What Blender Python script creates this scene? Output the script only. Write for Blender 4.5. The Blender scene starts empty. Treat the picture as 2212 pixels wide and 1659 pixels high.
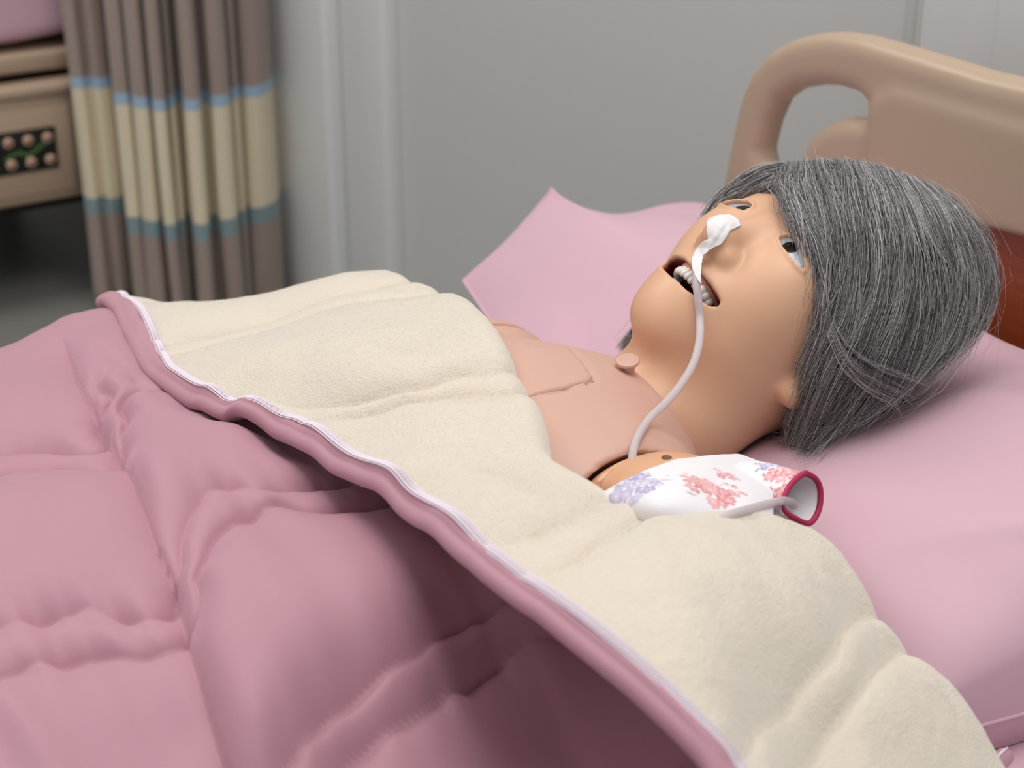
import bpy, math, random
import numpy as np
from mathutils import Vector, Matrix

# ---------------------------------------------------------------- camera
W, H, FPX = 2212, 1659, 3600.0
PITCH, YAW = math.radians(24.1), math.radians(57.6)
CAM = np.array([-.82, -.884, 1.167])
FW = np.array([math.cos(YAW)*math.cos(PITCH), math.sin(YAW)*math.cos(PITCH), -math.sin(PITCH)])
RT = np.array([math.sin(YAW), -math.cos(YAW), 0.0])
UP = np.cross(RT, FW)
scene = bpy.context.scene
col = scene.collection
cd = bpy.data.cameras.new('camera'); cam = bpy.data.objects.new('camera', cd); col.objects.link(cam)
cd.sensor_fit = 'HORIZONTAL'; cd.sensor_width = 36; cd.lens = 36*FPX/W
cd.clip_start = .02; cd.clip_end = 60
cd.dof.use_dof = True; cd.dof.focus_distance = 1.16; cd.dof.aperture_fstop = 7.0
cam.matrix_world = Matrix(((RT[0], UP[0], -FW[0], CAM[0]), (RT[1], UP[1], -FW[1], CAM[1]), (RT[2], UP[2], -FW[2], CAM[2]), (0, 0, 0, 1)))
scene.camera = cam

# ---------------------------------------------------------------- world, lights, exposure
wd = bpy.data.worlds.new('world'); scene.world = wd; wd.use_nodes = True
wd.node_tree.nodes['Background'].inputs[0].default_value = (.95, .97, 1, 1)
wd.node_tree.nodes['Background'].inputs[1].default_value = .50
def area(name, loc, size, sy, power, color=(1, .97, .93)):
    l = bpy.data.lights.new(name, 'AREA'); l.shape = 'RECTANGLE'; l.size = size; l.size_y = sy; l.energy = power; l.color = color
    o = bpy.data.objects.new(name, l); o.location = loc; col.objects.link(o); return o
LAMPS = [(-.16, -.22), (-1.9, .6), (-.75, 1.60), (-.30, -1.35)]  # last one is an added fill, brightening the near faces
for lx, ly in LAMPS:
    area('ceiling_lamp_light', (lx, ly, 2.62), 1.15, 1.15, (18.5, 9, 23, 9)[LAMPS.index((lx, ly))])
scene.view_settings.view_transform = 'Standard'; scene.view_settings.look = 'None'
scene.view_settings.gamma = 1; scene.view_settings.use_curve_mapping = False
scene.view_settings.exposure = 0.0

# ---------------------------------------------------------------- helpers
rng = np.random.default_rng(7)
def ray(px, py):
    return FW + RT*(px-W/2)/FPX - UP*(py-H/2)/FPX
def at(px, py, ax, v):
    d = ray(px, py); i = 'xyz'.index(ax); return CAM + d*(v-CAM[i])/d[i]
def pz(px, py, z): return at(px, py, 'z', z)
def proj(p):
    q = np.asarray(p)-CAM; z = q@FW
    return np.stack([W/2+FPX*(q@RT)/z, H/2-FPX*(q@UP)/z], -1)

def srgb(r, g, b):
    f = lambda c: c/12.92 if c <= .04045 else ((c+.055)/1.055)**2.4
    return (f(r/255), f(g/255), f(b/255), 1)
def mat(name, color, rough=.6, bump=None, var=0, **kw):
    m = bpy.data.materials.new(name); m.use_nodes = True
    nt = m.node_tree; b = nt.nodes['Principled BSDF']
    b.inputs['Base Color'].default_value = color; b.inputs['Roughness'].default_value = rough
    for k, v in kw.items():
        b.inputs[k.replace('_', ' ')].default_value = v
    tc = nt.nodes.new('ShaderNodeTexCoord')
    if var:
        n = nt.nodes.new('ShaderNodeTexNoise'); n.inputs['Scale'].default_value = 9; n.inputs['Detail'].default_value = 4
        nt.links.new(tc.outputs['Object'], n.inputs['Vector'])
        mx = nt.nodes.new('ShaderNodeMix'); mx.data_type = 'RGBA'
        mx.inputs[6].default_value = tuple(c*(1-var) for c in color[:3])+(1,); mx.inputs[7].default_value = tuple(min(1, c*(1+var)) for c in color[:3])+(1,)
        nt.links.new(n.outputs['Fac'], mx.inputs[0]); nt.links.new(mx.outputs[2], b.inputs['Base Color'])
    prev = None
    for (sc, st, dist, det) in (bump or []):
        n = nt.nodes.new('ShaderNodeTexNoise'); n.inputs['Scale'].default_value = sc; n.inputs['Detail'].default_value = det
        nt.links.new(tc.outputs['Object'], n.inputs['Vector'])
        bp = nt.nodes.new('ShaderNodeBump'); bp.inputs['Strength'].default_value = st; bp.inputs['Distance'].default_value = dist
        nt.links.new(n.outputs['Fac'], bp.inputs['Height'])
        if prev: nt.links.new(prev.outputs['Normal'], bp.inputs['Normal'])
        prev = bp
    if prev: nt.links.new(prev.outputs['Normal'], b.inputs['Normal'])
    return m
def attr_color(m, attr='Col'):
    nt = m.node_tree; a = nt.nodes.new('ShaderNodeAttribute'); a.attribute_name = attr
    nt.links.new(a.outputs['Color'], nt.nodes['Principled BSDF'].inputs['Base Color'])

def mesh_obj(name, V, F, m, parent=None, smooth=True, colors=None):
    V = np.asarray(V, np.float32); me = bpy.data.meshes.new(name)
    if isinstance(F, np.ndarray):
        n, k = F.shape
        me.vertices.add(len(V)); me.vertices.foreach_set('co', V.ravel())
        me.loops.add(n*k); me.loops.foreach_set('vertex_index', F.astype(np.int32).ravel())
        me.polygons.add(n); me.polygons.foreach_set('loop_start', np.arange(0, n*k, k, dtype=np.int32))
        me.update(calc_edges=True)
    else:
        me.from_pydata(V.tolist(), [], F); me.update()
    me.polygons.foreach_set('use_smooth', np.full(len(me.polygons), smooth))
    if colors is not None:
        a = me.color_attributes.new('Col', 'FLOAT_COLOR', 'POINT')
        c = np.ones((len(V), 4), np.float32); c[:, :3] = colors; a.data.foreach_set('color', c.ravel())
    me.validate(); me.materials.append(m)
    o = bpy.data.objects.new(name, me); col.objects.link(o)
    if parent: o.parent = parent
    return o
def tag(o, label=None, cat=None, group=None, kind=None):
    if label: o['label'] = label
    if cat: o['category'] = cat
    if group: o['group'] = group
    if kind: o['kind'] = kind
    return o
def empty(name, label, cat, group=None):
    o = bpy.data.objects.new(name, None); o.empty_display_size = .05; col.objects.link(o)
    return tag(o, label, cat, group)
def grid_faces(nu, nv, closed_u=False, closed_v=False):
    i = np.arange(nu if closed_u else nu-1); j = np.arange(nv if closed_v else nv-1)
    I, J = np.meshgrid(i, j, indexing='ij'); I2 = (I+1) % nu; J2 = (J+1) % nv
    return np.stack([I*nv+J, I2*nv+J, I2*nv+J2, I*nv+J2], -1).reshape(-1, 4)
def flip(F): return F[:, ::-1].copy()
def box(name, lo, hi, m, parent=None, bev=0, seg=2):
    lo = np.array(lo, float); hi = np.array(hi, float)
    V = [[(lo, hi)[a][0], (lo, hi)[b][1], (lo, hi)[c][2]] for a in (0, 1) for b in (0, 1) for c in (0, 1)]
    F = [(0, 1, 3, 2), (4, 6, 7, 5), (0, 4, 5, 1), (2, 3, 7, 6), (0, 2, 6, 4), (1, 5, 7, 3)]
    o = mesh_obj(name, V, F, m, parent, smooth=False)
    if bev:
        md = o.modifiers.new('bevel', 'BEVEL'); md.width = bev; md.segments = seg; md.limit_method = 'NONE'
        o.data.polygons.foreach_set('use_smooth', np.full(len(o.data.polygons), True))
    return o
def resample(P, n):
    P = np.asarray(P, float); d = np.r_[0, np.cumsum(np.linalg.norm(np.diff(P, axis=0), axis=1))]
    t = np.linspace(0, d[-1], n); return np.stack([np.interp(t, d, P[:, k]) for k in range(P.shape[1])], -1)
def spline(P, n):
    """Catmull-Rom through the points, resampled evenly to n"""
    P = np.asarray(P, float); Q = np.vstack([2*P[0]-P[1], P, 2*P[-1]-P[-2]]); out = []
    for i in range(1, len(Q)-2):
        t = np.linspace(0, 1, 24, endpoint=False)[:, None]
        a, b, c, d = Q[i-1], Q[i], Q[i+1], Q[i+2]
        out.append(.5*((2*b)+(-a+c)*t+(2*a-5*b+4*c-d)*t*t+(-a+3*b-3*c+d)*t**3))
    out.append(P[-1:]); return resample(np.vstack(out), n)
def tube_mesh(P, r, k=12, caps=True):
    P = np.asarray(P, float); n = len(P); T = np.gradient(P, axis=0); T /= np.linalg.norm(T, axis=1)[:, None]+1e-12
    N = np.zeros_like(P); a = np.array([0, 0, 1.0]) if abs(T[0][2]) < .9 else np.array([1.0, 0, 0])
    v = np.cross(T[0], a); v /= np.linalg.norm(v); N[0] = v
    for i in range(1, n):
        v = v-T[i]*(v@T[i]); v /= np.linalg.norm(v); N[i] = v
    B = np.cross(T, N); r = np.broadcast_to(np.asarray(r, float), (n,))
    an = np.linspace(0, 2*np.pi, k, endpoint=False)
    V = P[:, None]+r[:, None, None]*(N[:, None]*np.cos(an)[None, :, None]+B[:, None]*np.sin(an)[None, :, None])
    V = V.reshape(-1, 3); F = [tuple(f) for f in flip(grid_faces(n, k, closed_v=True))]
    if caps: F += [tuple(range(k)), tuple(range((n-1)*k, n*k))[::-1]]
    return V, F
def tps(pts, vals, lam=1e-4):
    pts = np.asarray(pts, float); vals = np.asarray(vals, float); n, d = pts.shape
    def K(r2): return .5*r2*np.log(r2+1e-12)
    A = K(((pts[:, None]-pts[None])**2).sum(-1))+lam*np.eye(n); Pm = np.c_[np.ones(n), pts]
    M = np.block([[A, Pm], [Pm.T, np.zeros((d+1, d+1))]])
    w = np.linalg.solve(M, np.r_[vals, np.zeros(d+1)])
    def f(Q):
        Q = np.asarray(Q, float); S = Q.shape[:-1]; Q = Q.reshape(-1, d); out = np.empty(len(Q))
        for s in range(0, len(Q), 20000):
            q = Q[s:s+20000]; out[s:s+20000] = K(((q[:, None]-pts[None])**2).sum(-1))@w[:n]+np.c_[np.ones(len(q)), q]@w[n:]
        return out.reshape(S)
    return f
_perm = np.random.default_rng(3).random((64, 64, 64)).astype(np.float32)
def vnoise(P):
    """smooth value noise in [-1,1]; P (...,3)"""
    P = np.asarray(P); i = np.floor(P).astype(int); f = P-i; f = f*f*(3-2*f); i0 = i & 63; i1 = (i+1) & 63
    g = lambda a, b, c: _perm[a[..., 0], b[..., 1], c[..., 2]]
    x, y, z = f[..., 0], f[..., 1], f[..., 2]
    r = 0
    for a, wx in ((i0, 1-x), (i1, x)):
        for b, wy in ((i0, 1-y), (i1, y)):
            for c, wz in ((i0, 1-z), (i1, z)):
                r = r+g(a, b, c)*wx*wy*wz
    return r*2-1
def polyline_dist(Q, P):
    """distance of 2D points Q to polyline P, with sign of the side (left of travel is positive) and arc parameter"""
    Q = np.asarray(Q, float); P = np.asarray(P, float); best = np.full(Q.shape[:-1], 1e9); sg = np.zeros_like(best); par = np.zeros_like(best)
    for i in range(len(P)-1):
        a, b = P[i], P[i+1]; d = b-a; t = np.clip(((Q-a)@d)/(d@d), 0, 1)
        e = Q-(a+t[..., None]*d); r = np.sqrt((e**2).sum(-1)); m = r < best-1e-9
        best = np.where(m, r, best); sg = np.where(m, np.sign(d[0]*(Q[..., 1]-a[1])-d[1]*(Q[..., 0]-a[0])), sg); par = np.where(m, i+t, par)
    return best, sg, par/(len(P)-1)
def sstep(a, b, x): t = np.clip((x-a)/(b-a), 0, 1); return t*t*(3-2*t)

# signed distance modelling (all in numpy), polygonised with surface nets
def ell(P, c, r):
    q = P-np.asarray(c, np.float32); r = np.asarray(r, np.float32)
    k0 = np.sqrt(((q/r)**2).sum(-1)); k1 = np.sqrt(((q/(r*r))**2).sum(-1))+1e-9
    return k0*(k0-1)/k1
def capsule(P, a, b, ra, rb=None):
    rb = ra if rb is None else rb; a = np.asarray(a, np.float32); b = np.asarray(b, np.float32); d = b-a
    t = np.clip(((P-a)@d)/(d@d), 0, 1); return np.sqrt(((P-a-t[..., None]*d)**2).sum(-1))-(ra+(rb-ra)*t)
def smin(a, b, k): h = np.maximum(k-np.abs(a-b), 0)/k; return np.minimum(a, b)-h*h*k*.25
def smax(a, b, k): return -smin(-a, -b, k)
def poly_sdf(Q, P):
    Q = np.asarray(Q); P = np.asarray(P, float); n = len(P); d = np.full(Q.shape[:-1], 1e9); s = np.ones(Q.shape[:-1])
    j = n-1
    for i in range(n):
        e = P[j]-P[i]; w = Q-P[i]; t = np.clip((w@e)/(e@e+1e-14), 0, 1); b = w-e*t[..., None]
        d = np.minimum(d, (b**2).sum(-1))
        c1 = Q[..., 1] >= P[i][1]; c2 = Q[..., 1] < P[j][1]; c3 = e[0]*w[..., 1] > e[1]*w[..., 0]
        s = np.where((c1 & c2 & c3) | (~c1 & ~c2 & ~c3), -s, s); j = i
    return s*np.sqrt(d)
def surface_nets(F, org, h):
    nx, ny, nz = F.shape; ins = F < 0
    c = [(a, b, d) for a in (0, 1) for b in (0, 1) for d in (0, 1)]
    cnt = sum(ins[a:nx-1+a, b:ny-1+b, d:nz-1+d].astype(np.int8) for a, b, d in c)
    I, J, K = np.nonzero((cnt > 0) & (cnt < 8)); n = len(I)
    idx = np.full((nx-1, ny-1, nz-1), -1, np.int32); idx[I, J, K] = np.arange(n)
    val = {k: F[I+k[0], J+k[1], K+k[2]] for k in c}; acc = np.zeros((n, 3)); num = np.zeros(n)
    for p in c:
        for ax in range(3):
            if p[ax]: continue
            q = list(p); q[ax] = 1; q = tuple(q); a, b = val[p], val[q]; m = (a < 0) != (b < 0)
            t = np.where(m, a/np.where(m, a-b, 1), 0); pos = np.array(p, float)[None]+np.eye(3)[ax][None]*t[:, None]
            acc += pos*m[:, None]; num += m
    V = np.asarray(org)+h*(np.stack([I, J, K], -1)+acc/num[:, None]); faces = []
    for ax in range(3):
        o1, o2 = [(1, 2), (2, 0), (0, 1)][ax]; sl = [slice(1, -1)]*3; sl[ax] = slice(0, -1); sh = [slice(1, -1)]*3; sh[ax] = slice(1, None)
        A, B = ins[tuple(sl)], ins[tuple(sh)]; m = A != B; E = list(np.nonzero(m)); neg = A[m]
        for k in range(3):
            if k != ax: E[k] = E[k]+1
        def cell(d1, d2):
            q = [e.copy() for e in E]; q[o1] += d1; q[o2] += d2; return idx[q[0], q[1], q[2]]
        Q = np.stack([cell(-1, -1), cell(0, -1), cell(0, 0), cell(-1, 0)], -1); Q[~neg] = Q[~neg][:, ::-1]; faces.append(Q)
    Fc = np.vstack(faces); Fc = Fc[(Fc >= 0).all(1)]
    return V, Fc
def sdf_mesh(fn, lo, hi, h):
    lo = np.array(lo, float); hi = np.array(hi, float); n = np.ceil((hi-lo)/h).astype(int)+1
    ax = [lo[i]+h*np.arange(n[i]) for i in range(3)]; G = np.empty(tuple(n), np.float32)
    for i in range(0, n[0], 24):
        P = np.stack(np.meshgrid(ax[0][i:i+24], ax[1], ax[2], indexing='ij'), -1).astype(np.float32); G[i:i+24] = fn(P)
    return surface_nets(G, lo, h)

# ---------------------------------------------------------------- materials
M = {}
M['wall'] = mat('wall_paint', srgb(202, 203, 202), .75, [(60, .05, .002, 3)])
M['wall_light'] = mat('wall_pilaster_paint', srgb(226, 228, 229), .7)
M['ceil'] = mat('ceiling_paint', srgb(235, 235, 232), .9)
M['floor'] = mat('floor_vinyl', srgb(140, 141, 136), .35, var=.06)
M['pink'] = mat('pink_cotton', srgb(184, 136, 150), .62, [(900, .06, .0006, 2), (35, .1, .004, 3)], Sheen_Weight=.45, Sheen_Roughness=.5, Sheen_Tint=(1, .72, .82, 1))
M['pinkcase'] = mat('pink_pillowcase', srgb(214, 176, 192), .7, [(1200, .05, .0005, 2), (22, .12, .004, 3)], Sheen_Weight=.2)
M['fleece'] = mat('cream_fleece', srgb(224, 213, 197), .95, [(520, .5, .002, 4), (170, .22, .003, 2)], var=.02, Sheen_Weight=.6, Sheen_Roughness=.6)
M['stitch'] = mat('white_thread', srgb(232, 220, 232), .7)
M['head'] = mat('manikin_face_vinyl', srgb(224, 178, 146), .42, var=.02, Subsurface_Weight=.15, Subsurface_Radius=(.012, .005, .003), Subsurface_Scale=.6)
M['torso'] = mat('manikin_torso_vinyl', srgb(211, 170, 155), .45, var=.02, Subsurface_Weight=.12, Subsurface_Radius=(.01, .004, .003), Subsurface_Scale=.6)
M['arm'] = mat('manikin_joint_plastic', srgb(222, 172, 136), .25)
M['beige'] = mat('beige_abs_plastic', srgb(188, 165, 144), .36)
M['white'] = mat('white_tape', srgb(236, 234, 236), .85, [(1500, .3, .0006, 2)])
M['tube'] = mat('clear_pvc', srgb(232, 222, 226), .18, Transmission_Weight=.4, IOR=1.15)
M['black'] = mat('black_void', srgb(18, 18, 18), .6)
M['dark'] = mat('dark_steel', srgb(48, 44, 42), .5)

# ---------------------------------------------------------------- the room
WX = .47
def struct(o): return tag(o, kind='structure')
fl = struct(box('floor', (-4, -3.2, -.05), (WX+.15, 4.6, 0), M['floor']))
struct(box('wall_head', (WX, -3.2, 0), (WX+.12, 4.6, 2.8), M['wall']))
struct(box('wall_far', (-4, 4.5, 0), (WX, 4.6, 2.8), M['wall']))
struct(box('ceiling', (-4, -3.2, 2.7), (WX+.12, 4.6, 2.8), M['ceil']))
trim = []
def trim_board(y0, y1, d, m, z1=2.7, bev=.012):
    return struct(box('trim_%d' % (len(trim)+1), (WX-d, y0, 0), (WX+.01, y1, z1), m, bev=bev)) or trim
for a in ((1.655, 2.75, .055, M['wall_light']), (1.495, 1.655, .028, M['wall_light']), (-.9, .345, .016, M['wall_light']), (.356, .376, .006, M['wall']), (-.9, .232, .034, M['wall_light'])):
    trim.append(trim_board(*a))
for i, (lx, ly) in enumerate(LAMPS):
    f = empty('ceiling_lamp', 'white square ceiling lamp panel above the %s' % ['head of the near bed', 'foot of the near bed', 'gap beside the striped curtain', 'near side of the ward'][i], 'lamp', 'ceiling lamps')
    box('frame', (lx-.62, ly-.62, 2.64), (lx+.62, ly+.62, 2.7), M['ceil'], f, .006)

# ---------------------------------------------------------------- near bed
yc = -.02
bed = empty('hospital_bed', 'beige hospital bed with moulded headboard and wood inset under the manikin', 'bed')
HX = .26
def hp(px, py): return at(px, py, 'x', HX)[1:]
outer = [hp(*p) for p in [(2300, 212), (2120, 161), (2000, 124), (1900, 94), (1850, 80), (1800, 73), (1750, 75), (1700, 86), (1650, 113), (1613, 157), (1590, 210), (1572, 290), (1556, 370), (1548, 420)]]
outer = np.array(outer); outer[0, 0] = yc; outer[0, 1] = outer[1, 1]+.004
low = np.array([[outer[-1, 0]+.012, .52], [outer[-1, 0]+.012, .40]])
half = np.vstack([outer, low]); P_out = np.vstack([half, np.c_[2*yc-half[::-1, 0], half[::-1, 1]]])
hole = np.array([hp(*p) for p in [(1866, 262), (1863, 228), (1845, 205), (1800, 190), (1765, 187), (1708, 195), (1670, 222), (1648, 272), (1634, 330), (1640, 358), (1690, 378), (1716, 360), (1722, 330), (1742, 296), (1772, 270), (1810, 258)]])
hole2 = np.c_[2*yc-hole[:, 0], hole[:, 1]]
plate = np.array([hp(*p) for p in [(1868, 420), (1868, 240), (1890, 205), (1930, 185), (2300, 290)]]); plate[-1, 0] = yc
plate = np.vstack([plate, np.c_[2*yc-plate[::-1, 0], plate[::-1, 1]]])
wz = .703
inset = np.array([[.21, .44], [.21, wz-.03], [.18, wz-.01], [yc, wz+.004], [2*yc-.18, wz-.01], [2*yc-.21, wz-.03], [2*yc-.21, .44]])
def hb_sdf(P):
    Q = P[..., 1:]; d2 = np.maximum(poly_sdf(Q, P_out), -poly_sdf(Q, hole)); d2 = np.maximum(d2, -poly_sdf(Q, hole2))
    def ext(d2, x0, x1, r):
        qx = np.abs(P[..., 0]-(x0+x1)/2)-(x1-x0)/2+r; qd = d2+r
        return np.minimum(np.maximum(qx, qd), 0)+np.sqrt(np.maximum(qx, 0)**2+np.maximum(qd, 0)**2)-r
    b = ext(d2, HX, HX+.036, .016)
    b = smin(b, ext(poly_sdf(Q, plate), HX-.002, HX+.03, .012), .008)
    cut = ext(poly_sdf(Q, inset), HX-.05, HX+.018, .006)
    return smax(b, -cut, .008)
V, F = sdf_mesh(hb_sdf, (HX-.012, P_out[:, 0].min()-.012, .39), (HX+.062, P_out[:, 0].max()+.012, .87), .005)
hb = mesh_obj('headboard', V, F, M['beige'], bed); hb['label'] = 'beige moulded headboard with oval hand holes'
M['wood'] = mat('red_wood_veneer', srgb(150, 72, 40), .35)
nt = M['wood'].node_tree; tcn = nt.nodes.new('ShaderNodeTexCoord'); mp = nt.nodes.new('ShaderNodeMapping'); mp.inputs['Scale'].default_value = (8, 3, 40)
nz = nt.nodes.new('ShaderNodeTexNoise'); nz.inputs['Scale'].default_value = 3; nz.inputs['Detail'].default_value = 6
rp = nt.nodes.new('ShaderNodeValToRGB'); rp.color_ramp.elements[0].color = srgb(120, 48, 26); rp.color_ramp.elements[1].color = srgb(176, 88, 48)
nt.links.new(tcn.outputs['Object'], mp.inputs[0]); nt.links.new(mp.outputs[0], nz.inputs['Vector']); nt.links.new(nz.outputs['Fac'], rp.inputs[0]); nt.links.new(rp.outputs[0], nt.nodes['Principled BSDF'].inputs['Base Color'])
wp = box('wood_panel', (HX+.012, 2*yc-.215, .44), (HX+.022, .215, wz+.004), M['wood'], hb); wp['label'] = 'reddish wood panel set into the headboard'
for s in (-1, 1):
    box('side_frame', (-1.72, yc+s*.42-.02, .30), (HX+.01, yc+s*.42+.02, .36), M['beige'], bed, .008)
    for x in (-1.6, .1):
        box('leg', (x-.03, yc+s*.38-.025, 0), (x+.03, yc+s*.38+.025, .31), M['beige'], bed, .006)
box('mattress_deck', (-1.72, yc-.41, .34), (HX+.005, yc+.41, .385), M['beige'], bed, .006)

mt_ = box('mattress', (-1.70, yc-.425, .387), (HX-.012, yc+.425, .492), M['pinkcase'], None, .03, 4)
tag(mt_, 'mattress covered by a plain pink sheet beneath pillow and quilt', 'mattress')

# pillow: Coons patch of its seam with a puffed top
def coons(B0, B1, L0, L1, S, T):
    """B0,B1: curves along s at t=0,1; L0,L1: curves along t at s=0,1"""
    n, m = len(S), len(T); b0 = resample(spline(B0, 200), n); b1 = resample(spline(B1, 200), n); l0 = resample(spline(L0, 200), m); l1 = resample(spline(L1, 200), m)
    s = np.linspace(0, 1, n)[:, None, None]; t = np.linspace(0, 1, m)[None, :, None]
    return (1-t)*b0[:, None]+t*b1[:, None]+(1-s)*l0[None]+s*l1[None]-((1-s)*(1-t)*b0[0]+s*(1-t)*b0[-1]+(1-s)*t*b1[0]+s*t*b1[-1])
def build_pillow():
    A = pz(1000, 607, .575); Tp = pz(1193, 408, .66)
    near = [(-.13, -.285, .525), (.05, -.30, .518), (.225, -.285, .53)]
    far = [tuple(A), tuple((A+Tp)/2+np.array([0, 0, -.006])), tuple(Tp+np.array([-.006, 0, -.006])), tuple(Tp), (Tp[0]+.012, Tp[1]-.01, .638), (Tp[0]+.035, Tp[1]-.02, .617), (.16, Tp[1]-.02, .605), (.235, .43, .62)]
    foot = [near[0], (-.12, -.1, .56), (-.10, .15, .575), (-.06, .33, .575), tuple(A)]
    head = [near[-1], (.235, 0, .60), (.24, .25, .61), far[-1]]
    n, m = 124, 184
    base = coons(foot, head, near, far, np.zeros(m), np.zeros(n)).transpose(1, 0, 2)   # (n along s, m along t)
    top = tps([(.10, .24), (.05, .33), (.19, .30), (-.02, .15), (.10, .05), (.10, -.04), (.10, -.14), (.20, -.12), (.21, .08), (0, -.13), (.1, -.22), (-.06, -.2), (0, .3), (-.05, .24), (-.07, -.06), (-.02, -.07)],
              [.668, .660, .676, .610, .612, .628, .672, .680,   .660, .652, .672, .640, .625, .590, .630, .636], 1e-4)
    s = np.linspace(-1, 1, n)[:, None]; t = np.linspace(-1, 1, m)[None]
    exs = .34+.55*sstep(.15, .8, t)*sstep(.3, -.4, s); w = (1-s**2).clip(0)**exs*(1-t**2).clip(0)**(.26+.12*sstep(-.5, .5, t))
    X, Y = base[..., 0], base[..., 1]
    zt = top(np.stack([X, Y], -1))
    Pn = np.stack([X*9, Y*9, 0*X], -1); Pn2 = np.stack([X*7+Y*16, X*30-Y*6, 0*X+5], -1)
    wr = vnoise(Pn)*.006+vnoise(Pn2)*.0035*sstep(.0, .5, 1-w)+vnoise(np.stack([X*26+Y*10, Y*12, 0*X+3], -1))*.004*sstep(-.05, -.2, Y)+.006*np.exp(-((X*.5+(Y+.235)*.87)/.010)**2)*np.exp(-((X-.03)/.07)**2)
    up = base.copy(); up[..., 2] = base[..., 2]+(zt-base[..., 2]+wr)*w
    dn = base.copy(); dn[..., 2] = np.maximum(.494, base[..., 2]-.085*w)
    V = np.vstack([up.reshape(-1, 3), dn.reshape(-1, 3)]); F = np.vstack([flip(grid_faces(n, m)), grid_faces(n, m)+n*m])
    # orient: top faces up
    a, b, c = V[F[0, 0]], V[F[0, 1]], V[F[0, 2]]
    if np.cross(b-a, c-a)[2] < 0: F = flip(F)
    o = mesh_obj('pillow', V, F, M['pinkcase']); tag(o, 'plump pink pillow under the manikin\'s head', 'pillow')
    dn_ = None
    seam = np.vstack([base[:, 0], base[-1, 1:], base[::-1, -1][1:], base[0, ::-1][1:]])
    Vt, Ft = tube_mesh(resample(seam, 500), .0016, 6, False); pz_ = mesh_obj('piping', Vt, Ft, M['pinkcase'], o)
    return o
pillow = build_pillow()

# ---------------------------------------------------------------- far bed
FY = 2.1
fb = empty('hospital_bed', 'second hospital bed behind the striped curtain with a button panel on its rail', 'bed')
fx0, fx1 = -1.7, .34
mz = .60
def soft_box(name, lo, hi, m, parent, amp=.012, n=50):
    lo = np.array(lo); hi = np.array(hi); c = (lo+hi)/2; r = (hi-lo)/2
    th = np.linspace(0, 2*np.pi, n*2, endpoint=False); ph = np.linspace(-np.pi/2, np.pi/2, n)
    f = lambda a, e: np.sign(a)*np.abs(a)**e
    A, B = np.meshgrid(th, ph, indexing='ij'); e = .18
    V = np.stack([f(np.cos(B), e)*f(np.cos(A), e), f(np.cos(B), e)*f(np.sin(A), e), f(np.sin(B), e)], -1)*r+c
    V[..., 2] += vnoise(V*np.array([5, 9, 6.]))*amp; V[..., 1] += vnoise(V*np.array([14, 4, 3.])+9)*amp*.8
    return mesh_obj(name, V.reshape(-1, 3), grid_faces(n*2, n, closed_u=True), m, parent)
fm = soft_box('mattress', (fx0+.03, FY+.01, .503), (fx1-.02, FY+.9, .70), M['pinkcase'], None)
tag(fm, 'mattress with rumpled pink bedding on the far bed behind the curtain', 'mattress')
box('side_frame', (fx0, FY-.005, .452), (fx1, FY+.03, .486), M['beige'], fb, .006)
box('side_frame', (fx0, FY+.88, .452), (fx1, FY+.91, .486), M['beige'], fb, .006)
box('mattress_deck', (fx0, FY+.03, .44), (fx1, FY+.88, .484), M['beige'], fb, .004)
box('undercarriage', (fx0+.2, FY+.10, .16), (fx1-.1, FY+.80, .43), M['dark'], fb, .01)
rail = box('side_rail', (-.62, FY-.03, .214), (.125, FY+.012, .434), M['beige'], fb, .012, 3)
rt_ = box('rail_top', (-.63, FY-.04, .412), (.135, FY+.014, .437), M['beige'], rail, .01, 3)
box('recess_lip', (-.55, FY-.035, .232), (.096, FY-.028, .392), M['beige'], rail, .003)
kx0, kx1, kz0, kz1 = -.16, .064, .279, .357
kp = box('keypad', (kx0, FY-.0385, kz0), (kx1, FY-.034, kz1), mat('keypad_black', srgb(16, 22, 20), .35), rail, .001)
kp['label'] = 'black keypad with round pale buttons'
bm = mat('button_tan', srgb(205, 168, 145), .4)
def disc(name, c, r, d, m, parent, k=20):
    an = np.linspace(0, 2*np.pi, k, endpoint=False); V = []
    for (rr, yy) in ((r, 0), (r, -d*.6), (r*.8, -d), (r*.35, -d*1.25)):
        V += [(c[0]+rr*math.cos(a), c[1]+yy, c[2]+rr*math.sin(a)) for a in an]
    F = [tuple(f) for f in grid_faces(4, k, closed_v=True)]+[tuple(range(3*k, 4*k))]
    return mesh_obj(name, V, F, m, parent)
b0 = None
for zz in (.338, .297):
    for i in range(5):
        o = disc('button', (.048-i*.036-(.0 if zz > .31 else -.001), FY-.0385, zz), .0095, .003, bm, kp)
gm = mat('keypad_green_print', srgb(72, 112, 60), .5)
gp = spline([(-.02, 0, .306), (-.005, 0, .314), (.008, 0, .317), (.018, 0, .311), (.03, 0, .313), (.045, 0, .323), (.055, 0, .328)], 30); gp[:, 1] = FY-.039; gp[:, 0] -= .013
Vg, Fg = tube_mesh(gp, .0035, 8); Vg[:, 1] = FY-.0385+(Vg[:, 1]-FY+.0385)*.12; mesh_obj('printed_mark', Vg, Fg, gm, kp)
for x in (fx0+.12, fx1-.16):
    for y in (FY+.08, FY+.82):
        box('leg', (x-.03, y-.03, 0), (x+.03, y+.03, .45), M['dark'], fb, .006)

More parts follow.
